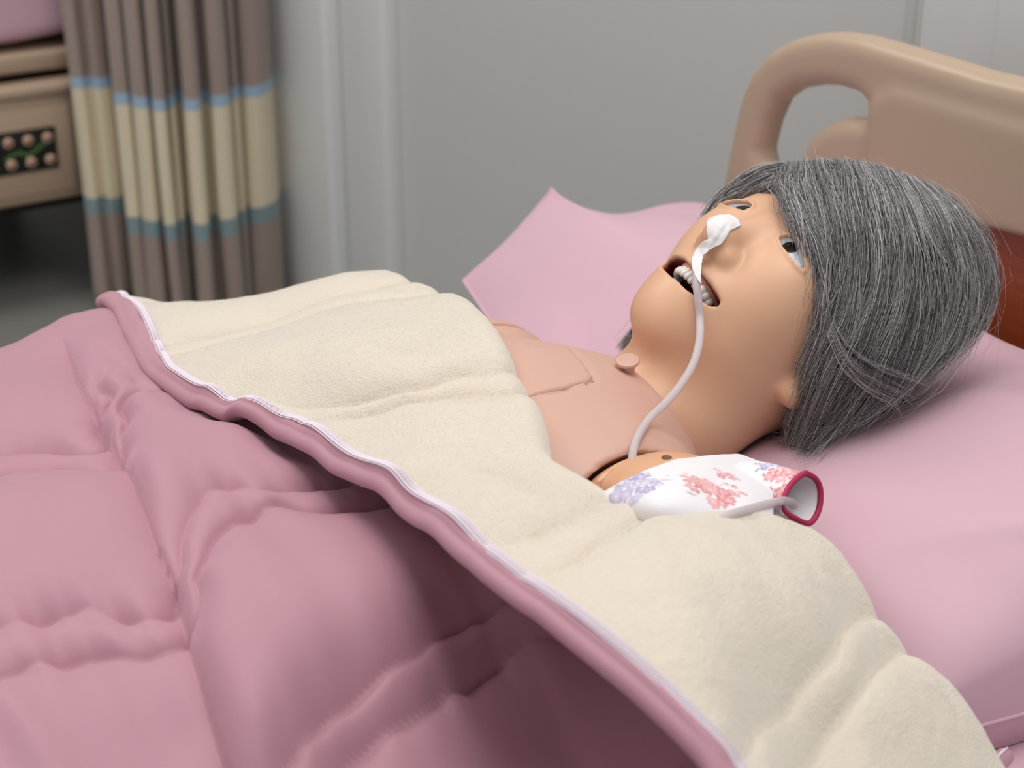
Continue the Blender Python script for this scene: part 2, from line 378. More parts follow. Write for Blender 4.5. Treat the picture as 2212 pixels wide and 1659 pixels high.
# ---------------------------------------------------------------- curtain
ZS = .44
st = [(152, 180), (166, 184), (180, 184), (194, 178), (208, 184), (223, 183), (236, 180), (241, 176), (243, 196), (247, 216), (263, 218), (279, 217), (283, 210), (288, 223), (312, 227), (324, 222), (327, 212), (331, 230), (343, 232), (357, 230), (362, 214), (366, 223), (377, 222), (382, 206), (388, 214), (394, 212), (398, 228), (415, 232), (432, 228), (437, 210), (444, 216), (452, 212), (456, 222), (473, 223), (492, 219), (497, 204), (505, 209), (513, 204), (519, 196), (526, 202), (532, 203), (558, 201), (580, 190), (590, 172), (594, 154), (600, 160), (614, 160), (636, 155), (640, 148)]
plan = np.array([pz(x, y, ZS)[:2] for x, y in st]); plan = resample(spline(plan, 1200), 420)
ZR = np.r_[np.linspace(.03, 1.3, 60), np.linspace(1.32, 2.5, 14)]
cen = plan.mean(0)
U, Z = np.meshgrid(np.arange(420), ZR, indexing='ij')
sway = 1+.06*np.sin((Z-.44)*2.0)
Vc = np.stack([cen[0]+(plan[U, 0]-cen[0])*1+.012*vnoise(np.stack([U*.06, Z*2.2, 0*Z], -1))*np.clip(abs(Z-.44), 0, 1), cen[1]+(plan[U, 1]-cen[1])*sway+.03*vnoise(np.stack([U*.05, Z*1.7, 0*Z+4], -1))*np.clip(abs(Z-.44), 0, 1), Z], -1)
mc = mat('striped_curtain_cloth', srgb(140, 122, 112), .8, [(900, .08, .001, 2)], Sheen_Weight=.2)
nt = mc.node_tree; tcn = nt.nodes.new('ShaderNodeTexCoord'); sp = nt.nodes.new('ShaderNodeSeparateXYZ'); nt.links.new(tcn.outputs['Object'], sp.inputs[0])
rp = nt.nodes.new('ShaderNodeValToRGB'); rp.color_ramp.interpolation = 'CONSTANT'; el = rp.color_ramp.elements
bands = [(0, (150, 182, 200)), (.036, (157, 141, 132)), (.196, (130, 150, 156)), (.230, (222, 210, 184)), (.432, (158, 184, 208)), (.452, (157, 141, 132))]
el[0].position = 0; el[0].color = srgb(*bands[0][1]); el[1].position = bands[1][0]; el[1].color = srgb(*bands[1][1])
for p, c in bands[2:]:
    e = el.new(p); e.color = srgb(*c)
nt.links.new(sp.outputs['Z'], rp.inputs[0]); nt.links.new(rp.outputs[0], nt.nodes['Principled BSDF'].inputs['Base Color'])
cu = mesh_obj('privacy_curtain', Vc.reshape(-1, 3), grid_faces(420, len(ZR)), mc)
cu.modifiers.new('solid', 'SOLIDIFY').thickness = .0015
tag(cu, 'grey-brown privacy curtain with cream and blue bands gathered beside the far bed', 'curtain')
tr = box('trim_%d' % (len(trim)+1), (-3.5, 1.90, 2.5), (WX, 1.93, 2.53), M['ceil'], None, .004); struct(tr)

# ---------------------------------------------------------------- quilt
def seams_puff(q, hw, h1, h2, e=.003):
    f = q-np.round(q); a = np.abs(f)
    narrow = h1*np.sqrt(np.clip(1-(f/hw)**2, 0, 1))
    t = np.clip((a-hw)/(.5-hw), 0, 1)           # 0 at a seam .. 1 mid block
    wide = h2*(1-(1-t)**2.6)**.62
    p = np.where(a < hw, narrow, wide); p = np.sqrt(p*p+e*e)-e
    return p, np.minimum(np.abs(a-hw), .5)
def ctrl(L): return np.array([pz(*p) if len(p) == 3 else p[:3] for p in L])
# --- flap with the cream fleece turned out
EDGE = [(262, 682), (275, 712), (304, 768), (334, 815), (377, 848), (430, 885), (500, 915), (600, 942), (730, 1015), (870, 1105), (1000, 1205), (1130, 1305), (1290, 1430), (1430, 1555), (1530, 1652)]
EZ = np.interp([p[0] for p in EDGE], [262, 377, 547, 730, 1050, 1330, 1600], [.652, .668, .680, .692, .712, .702, .672])-.008
edge3 = np.array([pz(x, y, z) for (x, y), z in zip(EDGE, EZ)])
RIDGE = [(968, 612, .703), (1020, 648, .712), (1060, 690, .718), (1100, 742, .722), (1125, 780, .724), (1160, 850, .722), (1180, 930, .712), (1196, 1000, .702), (1300, 1045, .702), (1400, 1078, .702), (1560, 1102, .695), (1680, 1118, .683), (1750, 1140, .672), (1830, 1210, .655), (1888, 1300, .638), (1950, 1378, .622), (2060, 1485, .598), (2120, 1565, .582), (2152, 1640, .565)]
ridge3 = np.array([pz(*p) for p in RIDGE])
SIL = [(345, 660, .652), (385, 674, .655), (430, 680, .658), (560, 669, .668), (640, 652, .678), (740, 616, .692), (830, 603, .700), (880, 601, .703)]
INT = [(500, 860, .692), (700, 760, .712), (620, 715, .697), (900, 720, .718), (900, 830, .720), (1000, 780, .724), (720, 890, .702), (860, 950, .703), (960, 950, .712), (870, 1010, .712), (1050, 1090, .722), (1000, 1000, .716), (1200, 1150, .718), (1300, 1250, .714), (1500, 1280, .703), (1650, 1300, .688), (1500, 1450, .694), (1700, 1450, .664), (1850, 1500, .640), (1900, 1600, .618), (1800, 1650, .625), (420, 770, .674), (450, 830, .684)]
sil3 = ctrl(SIL); extra = []
for p in sil3[::2]: extra += [(p[0]+.02, p[1]+.07, p[2]-.02), (p[0]+.05, p[1]+.17, p[2]-.12)]
extra += [(-.15, .28, .665), (-.12, .40, .57), (-.30, -.52, .56), (-.15, -.50, .50), (-.42, -.50, .60)]
cp = np.vstack([edge3+np.array([0, 0, .008]), ridge3, sil3, ctrl(INT), np.array(extra)])
flap_z = tps(cp[:, :2], cp[:, 2], 2e-4)
C1 = [(500, 862), (640, 868), (760, 858), (900, 828), (1000, 790), (1140, 768)]; C1b = [(745, 890), (880, 860), (1000, 832), (1100, 822), (1150, 815)]
C2 = [(1062, 1175), (1150, 1140), (1240, 1098), (1325, 1058)]; C2b = [(1130, 1248), (1230, 1200), (1320, 1140), (1400, 1086)]
C3 = [(1608, 1625), (1700, 1500), (1800, 1390), (1888, 1302)]; C3b = [(1705, 1659), (1780, 1560), (1870, 1450), (1950, 1377)]
def on_z(px, py, fz, z0):
    z = z0
    for _ in range(12):
        p = pz(px, py, z); z = .5*z+.5*float(fz(p[:2]))
    return pz(px, py, z)
HW = .105
qp, qv = [], []
for L, v in ((C1, -HW), (C1b, HW), (C2, 1-HW), (C2b, 1+HW), (C3, 2-HW), (C3b, 2+HW)):
    for x, y in L: qp.append(on_z(x, y, flap_z, .70)[:2]); qv.append(v)
qp += [np.array([-.3, .40]), np.array([-.2, .40]), np.array([-.3, .22]), np.array([-.35, -.52]), np.array([-.15, -.50])]; qv += [-1.9, -1.9, -.9, 2.95, 2.95]
flap_q = tps(qp, qv, 1e-5)
NY, NT = 440, 190
yy = np.linspace(.47, -.47, NY)
def curve_x(c3, ys, lo, hi):
    o = np.argsort(c3[:, 1]); return np.interp(ys, np.r_[lo[0], c3[o, 1], hi[0]], np.r_[lo[1], c3[o, 0], hi[1]])
xh = curve_x(spline(edge3, 300), yy, (-.52, edge3[-1, 0]+.005), (.5, edge3[0, 0]+.01))
xr = curve_x(spline(ridge3, 300), yy, (-.52, ridge3[-1, 0]+.02), (.5, ridge3[0, 0]+.02))
kk = np.ones(9)/9; xr = np.convolve(np.pad(xr, 4, 'edge'), kk, 'valid')
RR = .017
t = np.linspace(0, 1, NT)[None]; Xf = xh[:, None]+(xr[:, None]-RR*.9-xh[:, None])*t; Yf = np.repeat(yy[:, None], NT, 1)
XY = np.stack([Xf, Yf], -1); q = flap_q(XY); puff, sd = seams_puff(q, HW, .0092, .0190, .0013)
te = np.clip((Xf-xh[:, None])/.05, 0, 1); tr_ = np.clip((xr[:, None]-Xf)/.02, 0, 1)
zbase = flap_z(XY)
Pn = np.stack([Xf*14, Yf*9, 0*Xf], -1)
low = vnoise(Pn)*.0035+vnoise(Pn*2.3+7)*.0016
zt = zbase+(puff-.013)*np.clip(te*1.3, 0, 1)+low*te
STITCH = [(307, 674), (340, 735), (365, 790), (383, 826), (425, 857), (547, 887), (632, 905), (730, 966), (900, 1070), (1050, 1180), (1190, 1295), (1330, 1412), (1470, 1535), (1602, 1656)]
st3 = np.array([on_z(x, y, flap_z, .69) for x, y in STITCH])
xs = curve_x(spline(st3, 300), yy, (-.52, st3[-1, 0]+.005), (.5, st3[0, 0]+.01))
SHRINK = np.clip((xs-xh)/(xr-xh), .03, .5)
SHRINK = np.convolve(np.pad(SHRINK, 4, 'edge'), kk, 'valid')
# cream top from the stitch line to the rolled ridge, ridge turned half round
def roll(Xr, Zr, n=12):
    th = np.linspace(0, math.pi*.98, n)[None, 1:]
    return Xr[:, None]+RR*1.1*np.sin(th), Zr[:, None]-RR*1.25*(1-np.cos(th))
xo, zo = roll(Xf[:, -1], zt[:, -1])
i0 = [int(np.searchsorted(t[0], s)) for s in SHRINK]
ts = np.linspace(0, 1, NT)
def rowinterp(A, j, tt): return np.interp(tt, t[0], A[j])
Xc = np.stack([rowinterp(Xf, j, SHRINK[j]+(1-SHRINK[j])*ts) for j in range(NY)]); Zc = np.stack([rowinterp(zt, j, SHRINK[j]+(1-SHRINK[j])*ts) for j in range(NY)])
Xc = np.concatenate([Xc, xo], 1); Zc = np.concatenate([Zc, zo], 1); Yc = np.repeat(yy[:, None], Xc.shape[1], 1)
Vcr = np.stack([Xc, Yc, Zc], -1)
fz_n = vnoise(Vcr*150.)*.00035+vnoise(Vcr*60.+3)*.0007
Vcr[..., 2] = np.maximum(Vcr[..., 2], .502)+fz_n; Vcr[..., 0] += fz_n*.5
quilt = empty('quilt', 'quilted pink comforter folded back over the chest to show its cream fleece lining', 'quilt')
fle = mesh_obj('fleece_lining', Vcr.reshape(-1, 3), flip(grid_faces(*Xc.shape)), M['fleece'], quilt); fle['label'] = 'cream fleece lining turned outwards'
# binding: pink strip from the stitch, round the hem edge, a little under
nb = 16; bb = np.linspace(0, 1, nb)
Xb = np.stack([rowinterp(Xf, j, SHRINK[j]*(1.06-1.06*bb)) for j in range(NY)]); Zb = np.stack([rowinterp(zt, j, SHRINK[j]*(1.06-1.06*bb)) for j in range(NY)])+.0012+.0022*np.sin(bb*math.pi)[None]
th = np.linspace(0, math.pi, 9)[None, 1:]; ER = .006
Xb = np.concatenate([Xb, Xb[:, -1:]-ER*np.sin(th)], 1); Zb = np.concatenate([Zb, Zb[:, -1:]-ER*(1-np.cos(th))], 1)
Yb = np.repeat(yy[:, None], Xb.shape[1], 1); Vb = np.stack([Xb, Yb, Zb], -1); Vb[..., 2] += vnoise(Vb*np.array([20, 45, 20.]))*.0012
bnd = mesh_obj('hem_binding', Vb.reshape(-1, 3), grid_faces(*Xb.shape), M['pink'], quilt); bnd['label'] = 'pink hem binding along the folded edge'
# underside of the flap (pink), puffed downwards
Xu = np.concatenate([Xb[:, -1:], Xf[:, 6:]], 1); Qu = flap_q(np.stack([Xu, np.repeat(yy[:, None], Xu.shape[1], 1)], -1)); pu, _ = seams_puff(Qu, HW, .005, .012)
tu = np.clip((Xu-xh[:, None])/.08, 0, 1)
Zu = np.concatenate([Zb[:, -1:], zbase[:, 6:]-.014-(.004+pu[:, 1:]*1.1)*tu[:, 1:]], 1)
Yu = np.repeat(yy[:, None], Xu.shape[1], 1); Vu = np.stack([Xu, Yu, Zu], -1); Vu[..., 2] += vnoise(Vu*np.array([30, 18, 10.]))*.002*tu; Vu[..., 2] = np.maximum(Vu[..., 2], .499)
Vu = Vu[:, np.r_[0:12, 12:Vu.shape[1]:2]][::2]
mesh_obj('flap_underside', Vu.reshape(-1, 3), grid_faces(*Vu.shape[:2]), M['pink'], quilt)
# zigzag stitching along the top of the binding
def stitching(n=520):
    c = np.stack([Xb[:, 0], yy, Zb[:, 0]], -1); c = resample(c, n*4); T = np.gradient(c, axis=0); T /= np.linalg.norm(T, axis=1)[:, None]
    S = np.cross(T, np.array([0, 0, 1.0])); S /= np.linalg.norm(S, axis=1)[:, None]; ph = np.arange(n*4)*2*math.pi/8
    Vs, Fs, k = [], [], 0
    for sgn in (1, -1):
        P = c+S*(np.sin(ph)*.0024*sgn)[:, None]+np.array([0, 0, .0022]); v, f = tube_mesh(P, .00055, 4, False); Fs += [tuple(i+k for i in g) for g in f]; Vs.append(v); k += len(v)
    for off in (-.0034, .0034):
        v, f = tube_mesh(c[::4]+S[::4]*off+np.array([0, 0, .0018]), .0005, 5, False); Fs += [tuple(i+k for i in g) for g in f]; Vs.append(v); k += len(v)
    o = mesh_obj('hem_stitching', np.vstack(Vs), np.array(Fs, dtype=np.int32) if all(len(g) == 4 for g in Fs) else Fs, M['stitch'], bnd); o['label'] = 'white overlock stitching'; return o
stitching()

# --- pink body of the quilt
PK = [(0, 748, .618), (70, 717, .632), (140, 684, .645), (200, 685, .648), (265, 690, .65), (60, 800, .650), (130, 860, .662), (100, 950, .660), (250, 800, .662), (0, 1160, .678), (200, 1100, .680), (100, 1310, .668), (330, 1290, .664), (0, 1560, .655), (250, 1560, .645), (380, 1620, .632),
      (450, 930, .672), (360, 850, .668), (520, 1030, .676), (650, 1050, .668), (700, 1200, .664), (900, 1330, .645), (600, 1350, .662), (560, 1580, .638), (840, 1460, .632), (1000, 1450, .612), (1150, 1560, .580), (1250, 1659, .555), (1100, 1380, .612), (800, 1659, .600), (300, 960, .672), (480, 1200, .668)]
pk3 = ctrl(PK); ex = [(-.75, .50, .56), (-.55, .52, .57), (-.40, .55, .57), (-.30, .52, .57), (-.75, .62, .45), (-.40, .63, .46), (-.25, .55, .52), (-.24, .30, .64), (-.24, .1, .665), (-.26, -.12, .655), (-.24, -.25, .60), (-.22, -.38, .52), (-.33, -.40, .52), (-.45, -.42, .54), (-.6, -.42, .55), (-.75, -.40, .55), (-.75, -.1, .66), (-.75, .2, .66)]
cp2 = np.vstack([pk3, np.array(ex)]); body_z = tps(cp2[:, :2], cp2[:, 2], 2e-4)
SA1 = [(0, 968), (110, 945), (230, 930), (243, 869), (255, 796), (274, 781), (316, 787)]; SA2 = [(0, 1005), (130, 982), (261, 968), (262, 930), (262, 875), (286, 823), (340, 826)]
SB1 = [(0, 1340), (200, 1310), (380, 1286), (392, 1230), (413, 1118), (450, 1063), (486, 1039), (523, 1039), (565, 1051)]; SB2 = [(0, 1436), (200, 1398), (404, 1358), (420, 1264), (450, 1197), (505, 1124), (553, 1094), (602, 1076), (660, 1085)]
SC1 = [(644, 1647), (730, 1550), (809, 1471), (900, 1398), (1040, 1290)]; SC2 = [(748, 1653), (839, 1574), (950, 1480), (1130, 1350)]
qp, qv = [], []
for L, v in ((SA1, -HW), (SA2, HW), (SB1, 1-HW), (SB2, 1+HW), (SC1, 2-HW), (SC2, 2+HW)):
    for x, y in L: qp.append(on_z(x, y, body_z, .66)[:2]); qv.append(v)
qp += [np.array(a) for a in ((-.55, .45), (-.4, .5), (-.3, .4), (-.72, .18), (-.72, -.06), (-.25, .1), (-.25, -.05), (-.24, -.2), (-.6, -.38), (-.4, -.42))]; qv += [-.95, -1.0, -.9, 0, 1.0, .5, 1.1, 1.9, 2.6, 2.9]
body_q = tps(qp, qv, 2e-5)
gy = np.linspace(.60, -.46, 640); xh_g = np.interp(gy, yy[::-1], xh[::-1]); xr_g = np.interp(gy, yy[::-1], xr[::-1]); NG = 420
gx = np.linspace(0, 1, 360)[:, None]; X = -.78+(xr_g-.012+.78)[None]*gx; X = np.concatenate([np.repeat(np.linspace(-1.55, -.785, 60)[:, None], len(gy), 1), X]); Y = np.repeat(gy[None], NG, 0); XY = np.stack([np.maximum(X, -.77), Y], -1)
zb = body_z(XY); q = body_q(XY); puff, sd = seams_puff(q, HW, .0125, .0215, .0042)
KR = [(131, 717), (152, 772), (182, 838), (228, 924), (268, 978), (304, 1070), (341, 1173), (383, 1258), (404, 1343), (420, 1422), (450, 1532), (490, 1659), (520, 1760)]
kr3 = np.array([on_z(x, y, body_z, .66)[:2] for x, y in KR]); dK, sK, tK = polyline_dist(XY, kr3)
sK = sK*np.sign(polyline_dist(np.array([[-.35, 0.0]]), kr3)[1][0])         # positive on the head side
amp = sstep(0, .12, tK)*(1-sstep(.96, 1, tK))
step = np.where(sK > 0, .020*(1-np.exp(-dK/.010))*np.exp(-dK/.10)-.006, -.011*np.exp(-dK/.014))*amp
pucker = vnoise(np.stack([X*75, q*2.2, 0*X], -1))*.0050*np.exp(-sd/.10)+vnoise(np.stack([X*38, q*1.3, 0*X+5], -1))*.005*np.exp(-sd/.22)
Pn = np.stack([X*11, Y*8, 0*X+2], -1); wrk = vnoise(Pn)*.004+vnoise(Pn*2.1+4)*.002+vnoise(np.stack([X*48+Y*6, Y*7, 0*X+8], -1))*(.0016+.0030*sstep(1.0, 1.35, q)*(sK < 0))
zz = zb+puff-.012+step+pucker+wrk
lim = flap_z(XY)-.036+.014*sstep(.02, .2, Y)+.05*np.clip((xh_g[None]+.012-X)/.05, 0, 1)+.004*np.clip((X-xh_g[None])/.1, 0, 1); k_ = sstep(-.06, -.03, X-xh_g[None])
zz = np.where(k_ > 0, zz*(1-k_)+k_*smin(zz, lim, .008), zz)
zz = np.where(np.abs(Y-yc) < .44, np.maximum(zz, .499), zz)
Vp = np.stack([X, Y, zz], -1)
bodyq = mesh_obj('quilted_cover', Vp.reshape(-1, 3), grid_faces(NG, len(gy)), M['pink'], quilt); bodyq['label'] = 'pink quilted cotton cover with double seams'
# make normals point up
for o in (fle, bodyq, bnd):
    n = np.empty(len(o.data.polygons)*3, np.float32); o.data.polygons.foreach_get('normal', n)
    if n[2::3].mean() < 0: o.data.flip_normals()

# ---------------------------------------------------------------- manikin: torso, arms
man = empty('manikin', 'nursing training manikin with grey wig lying bare-chested in the near bed', 'manikin')
BY = .02
def mir(p): return np.array([p[0], 2*BY-p[1], p[2]])
def torso_base(P):
    d = ell(P, (-.29, BY, .570), (.125, .155, .105))
    d = smin(d, ell(P, (-.245, BY+.01, .612), (.115, .160, .084)), .06)
    d = smin(d, capsule(P, (-.225, BY-.09, .610), (-.225, BY+.09, .610), .060), .05)
    d = smin(d, capsule(P, (-.10, BY, .612), (-.22, BY, .612), .060, .068), .045)
    return d
def trace(fn, o, dirs, n=90, tmax=4):
    o = np.asarray(o, float); dirs = np.atleast_2d(dirs).astype(float); dirs = dirs/np.linalg.norm(dirs, axis=1)[:, None]; t = np.zeros(len(dirs))
    for _ in range(n): t = np.minimum(t+fn((o+dirs*t[:, None]))*.8, tmax)
    return o+dirs*t[:, None]
def hit(fn, px): return trace(fn, CAM, np.array([ray(*p) for p in px]))
_L, _T, _R = hit(torso_base, [(1272, 1034), (1375, 977), (1455, 986)])
def sphere_through(a, b, c, r, side):
    n = np.cross(b-a, c-a); n /= np.linalg.norm(n); ab, ac = b-a, c-a; nn = np.cross(ab, ac)
    cc = a+(np.cross(nn, ab)*(ac@ac)+np.cross(ac, nn)*(ab@ab))/(2*(nn@nn)); R2 = ((a-cc)**2).sum()
    if n@side < 0: n = -n
    return cc+n*math.sqrt(max(r*r-R2, 0)), n
SR = .078
SH, SAX = sphere_through(_L, _T, _R, SR, np.array([-.2, -1, -.8]))
def collar(P): return (P[..., 0]-(-.148+(.682-P[..., 2])*.30))*.95
def torso_body(P):
    d = smax(torso_base(P), collar(P), .006); d = smax(d, .497-P[..., 2], .01)
    for c in (SH, mir(SH)):
        d = smax(d, -(np.sqrt(((P-c.astype(np.float32))**2).sum(-1))-SR), .003)
    return d
pl = hit(torso_base, [(1165, 852), (1225, 838), (1268, 828), (1280, 820), (1281, 812), (1269, 798), (1249, 772), (1230, 752), (1204, 735), (1161, 722)])
pl = pl[np.abs(torso_base(pl)) < .004]
platexy = np.vstack([pl[:, :2], [[-.36, pl[-1, 1]+.01], [-.36, pl[0, 1]]]])
def plate_fn(P): return smax(torso_base(P)-.0012, poly_sdf(P[..., :2], platexy)+.0008, .0016)
def torso_fn(P):
    d = torso_body(P); g = np.abs(poly_sdf(P[..., :2], platexy)); return np.maximum(d, -(np.maximum(g-.0009, np.abs(torso_base(P))-.003)))
V, F = sdf_mesh(torso_fn, (-.50, BY-.19, .47), (-.10, BY+.19, .72), .0032)
mesh_obj('torso', V, F, M['torso'], man)
V, F = sdf_mesh(plate_fn, (-.37, platexy[:, 1].min()-.01, .62), (platexy[:, 0].max()+.01, platexy[:, 1].max()+.01, .71), .0022)
cpn = mesh_obj('chest_plate', V, F, M['torso'], man); cpn['label'] = 'removable chest plate with a fine joint line'
for c, sgn in ((SH, -1), (np.array([-.194, .150, .602]), 1)):
    axs = SAX if sgn < 0 else mir(SAX)-np.array([0, 2*BY, 0])
    gh = (((_T if sgn < 0 else mir(_T))-c)@axs)+.0105
    def arm_fn(P):
        q = P-c.astype(np.float32); r = np.sqrt((q**2).sum(-1)); d = r-(SR-.0028)
        d = smin(d, capsule(P, c+np.array([-.02, sgn*.012, -.005]), c+np.array([-.06, sgn*.03, -.035]), .052, .040), .02)
        d = smax(smax(d, -(q[..., 0]+.040), .012), .499-P[..., 2], .01)
        h = q@axs.astype(np.float32)
        return smax(d, -np.maximum(np.abs(h-gh)-.0019, np.abs(d)-.0045), .0012)
    lo = np.minimum(c, c+np.array([-.06, sgn*.03, -.035]))-.095; hi = np.maximum(c, c+np.array([-.06, sgn*.03, -.035]))+.095
    V, F = sdf_mesh(arm_fn, lo, hi, .0021); a = mesh_obj('arm', V, F, M['arm'] if sgn < 0 else M['torso'], man); a['label'] = 'tan upper arm with ring joint' if sgn < 0 else 'far upper arm with a screw hole'
    ax = np.array([.10, -sgn*.80, .58]); ax /= np.linalg.norm(ax); u1 = np.cross(ax, [1, 0, 0]); u1 /= np.linalg.norm(u1); u2 = np.cross(ax, u1)
    # screw hole in the ring: solid disc, hole's shade put into its colour
    tgt = hit(arm_fn, [(1440, 989) if sgn < 0 else (1082, 690)])[0]
    dn = np.array([0, 0, 1.0]); Vd, Fd = tube_mesh([tgt-dn*.006, tgt+dn*.0004], .0034, 14); mesh_obj('screw_hole', Vd, Fd, mat('screw_hole_painted_shade', srgb(120, 84, 60), .6), a)

# ---------------------------------------------------------------- manikin: head and neck
HC = np.array([0, 0, .701])-RT*.004+UP*.002
_b = np.array([[0, 1, 0], [-1, 0, 0], [0, 0, 1.]])
_a = np.array([.043, -.435, -.162]); _t = np.linalg.norm(_a); _k = _a/_t; _K = np.array([[0, -_k[2], _k[1]], [_k[2], 0, -_k[0]], [-_k[1], _k[0], 0]])
HM = (np.eye(3)+math.sin(_t)*_K+(1-math.cos(_t))*_K@_K)@_b         # columns: person's left, crown, face
_r = math.radians(4); HM = HM@np.array([[math.cos(_r), 0, math.sin(_r)], [0, 1, 0], [-math.sin(_r), 0, math.cos(_r)]])
HS = .01                                                             # local units are centimetres
def l2w(L): return HC+HS*np.asarray(L)@HM.T
def w2l(Wp): return (np.asarray(Wp)-HC)@HM/HS
NB = w2l(np.array([-.17, .02, .610]))
def sym(P): Q = P.copy(); Q[..., 0] = np.abs(Q[..., 0]); return Q
def face_base(P):
    Q = sym(P)
    d = ell(Q, (0, 2.4, -2.0), (8.0, 9.9, 9.5))
    d = smin(d, ell(Q, (0, -3.0, 1.6), (6.7, 7.6, 6.5)), 3.0)
    d = smin(d, ell(Q, (0, -7.2, 2.6), (5.2, 4.3, 5.0)), 3.0)
    d = smin(d, ell(Q, (0, -10.3, 5.9), (2.2, 1.7, 1.8)), 3.2)
    d = smin(d, ell(Q, (3.7, -3.0, 4.9), (2.7, 2.8, 2.7)), 2.6)                 # cheek
    d = smin(d, ell(Q, (3.4, -.8, 5.6), (2.3, 1.9, 1.9)), 2.6)
    d = smin(d, ell(Q, (0, -7.2, 6.3), (2.6, 2.4, 1.9)), 2.2)                    # muzzle
    d = smin(d, ell(Q, (2.6, 1.9, 5.9), (2.8, .9, 1.3)), 1.8)                    # brow
    d = smin(d, capsule(Q, (0, 1.2, 6.9), (0, -3.7, 9.5), .62, 1.0), 1.7)         # nose
    d = smin(d, ell(Q, (0, -4.1, 9.5), (1.25, 1.05, 1.2)), .8)
    d = smin(d, ell(Q, (1.35, -4.5, 8.35), (.85, .85, 1.05)), .6)
    d = smin(d, capsule(P, (0, -4.5, -2.2), NB, 5.5, 5.7), 2.2)
    ear = ell(Q, (7.3, -2.6, -1.4), (.9, 3.2, 1.9)); ear = smin(ear, ell(Q, (7.1, -5.2, -.7), (.75, 1.0, .9)), .8)
    return smin(d, ear, .8)
def face_w(Wp): return face_base(w2l(Wp))*HS
lhit = lambda px: w2l(hit(face_w, px))
EYE_PX = [(1681, 514), (1695, 508), (1712, 509), (1727, 521), (1735, 545), (1738, 570), (1737, 588), (1722, 575), (1706, 555), (1690, 535)]
MOUTH_PX = [(1452, 602), (1456, 590), (1466, 574), (1478, 563), (1492, 566), (1512, 585), (1533, 610), (1548, 632), (1555, 648), (1549, 657), (1532, 657), (1510, 642), (1480, 621)]
eyeL = lhit(EYE_PX); mouthL = lhit(MOUTH_PX)

up_half = mouthL[3:9]; lo_half = mouthL[9:13]
def half_poly(pts): return [(max(u, 0), v) for u, v, w in pts]
mh = [(0., mouthL[3, 1]+.1)]+[p for p in half_poly(mouthL[4:]) if p[0] > .25]+[(0., mouthL[-1, 1]-.12)]
mouth_poly = np.array(mh+[(-u, v) for u, v in mh[::-1]][1:-1])
eye_poly = eyeL[:, :2]
ec = eyeL[:, :2].mean(0); er = 1.75
ew = float(np.median(eyeL[:, 2]))
ball = np.array([ec[0]-.05, ec[1]+.12, ew-.30-er])
def head_fn(P):
    d = face_base(P); Q = sym(P)
    uv = Q[..., :2]; m = (P[..., 2] > 2)
    # eyelid rims
    if m.any():
        L = np.vstack([eyeL, eyeL[:1]]).astype(np.float32)
        near = (np.abs(uv-ec.astype(np.float32)) < 2.6).all(-1) & m
        if near.any():
            Pn_ = Q[near]; r = np.full(len(Pn_), 9., np.float32)
            for a, b in zip(L[:-1], L[1:]): r = np.minimum(r, capsule(Pn_, a, b, .19))
            dn = smin(d[near], r, .14)
            ep = poly_sdf(Pn_[:, :2], eye_poly)
            dn = smax(dn, -np.maximum(ep+.05, (ball[2]-.2)-Pn_[:, 2]), .08)
            d = d.copy(); d[near] = dn
        near = (np.abs(P[..., 0]) < 4.8) & (P[..., 1] > -11) & (P[..., 1] < -5) & (P[..., 2] > 2.5)
        if near.any():
            Pn_ = P[near]; mp_ = poly_sdf(Pn_[:, :2], mouth_poly)
            # hollow opening narrows inwards
            d[near] = smax(d[near], -np.maximum(mp_, 3.6-Pn_[:, 2]), .22)
    return d
hlo = np.array([-9, -13.0, -12.2]); hhi = np.array([9, 12.8, 11.4])
lo_ = np.minimum(hlo, NB-np.array([6.6, 1, 6.6])); hi_ = np.maximum(hhi, NB+np.array([6.6, 1, 6.6]))
V, F = sdf_mesh(head_fn, lo_, hi_, .14)
fb_ = face_base(V.astype(np.float32)); skin = np.array(srgb(224, 178, 146)[:3]); red = np.array(srgb(112, 34, 28)[:3])
inm = (poly_sdf(V[:, :2], mouth_poly) < .25) & (V[:, 2] > 3) & (fb_ < -.12)
kk_ = (sstep(.12, .45, -fb_)*inm)[:, None]; ccol = skin*(1-kk_)+red*kk_
head = mesh_obj('head', l2w(V), F, M['head'], man, colors=ccol); attr_color(M['head'])
head['label'] = 'tan vinyl head and neck with an open mouth'
# eyes
def uv_sphere(c, r, n=28):
    th = np.linspace(0, 2*np.pi, n*2, endpoint=False); ph = np.linspace(-np.pi/2+1e-3, np.pi/2-1e-3, n); A, B = np.meshgrid(th, ph, indexing='ij')
    return (np.stack([np.cos(B)*np.cos(A), np.cos(B)*np.sin(A), np.sin(B)], -1)*r+c).reshape(-1, 3), grid_faces(n*2, n, closed_u=True)
def cap_mesh(c, r, axis, ang, n=10, k=32, off=0.0):
    axis = axis/np.linalg.norm(axis); a = np.cross(axis, [0, 0, 1.0]); a /= np.linalg.norm(a); b = np.cross(axis, a); V = [c+axis*(r+off)]
    for i in range(1, n+1):
        t = ang*i/n
        for j in range(k):
            f = 2*math.pi*j/k; V.append(c+(r+off)*(axis*math.cos(t)+math.sin(t)*(a*math.cos(f)+b*math.sin(f))))
    F = [(0, 1+j, 1+(j+1) % k) for j in range(k)]
    for i in range(n-1):
        for j in range(k): F.append((1+i*k+j, 1+(i+1)*k+j, 1+(i+1)*k+(j+1) % k, 1+i*k+(j+1) % k))
    return np.array(V), F
M['eyewhite'] = mat('eye_white', srgb(168, 176, 188), .12, Coat_Weight=.6)
M['iris'] = mat('iris_brown', srgb(46, 26, 18), .08, Specular_IOR_Level=.22)
M['pupil'] = mat('pupil_black', srgb(10, 8, 8), .05, Specular_IOR_Level=.3)
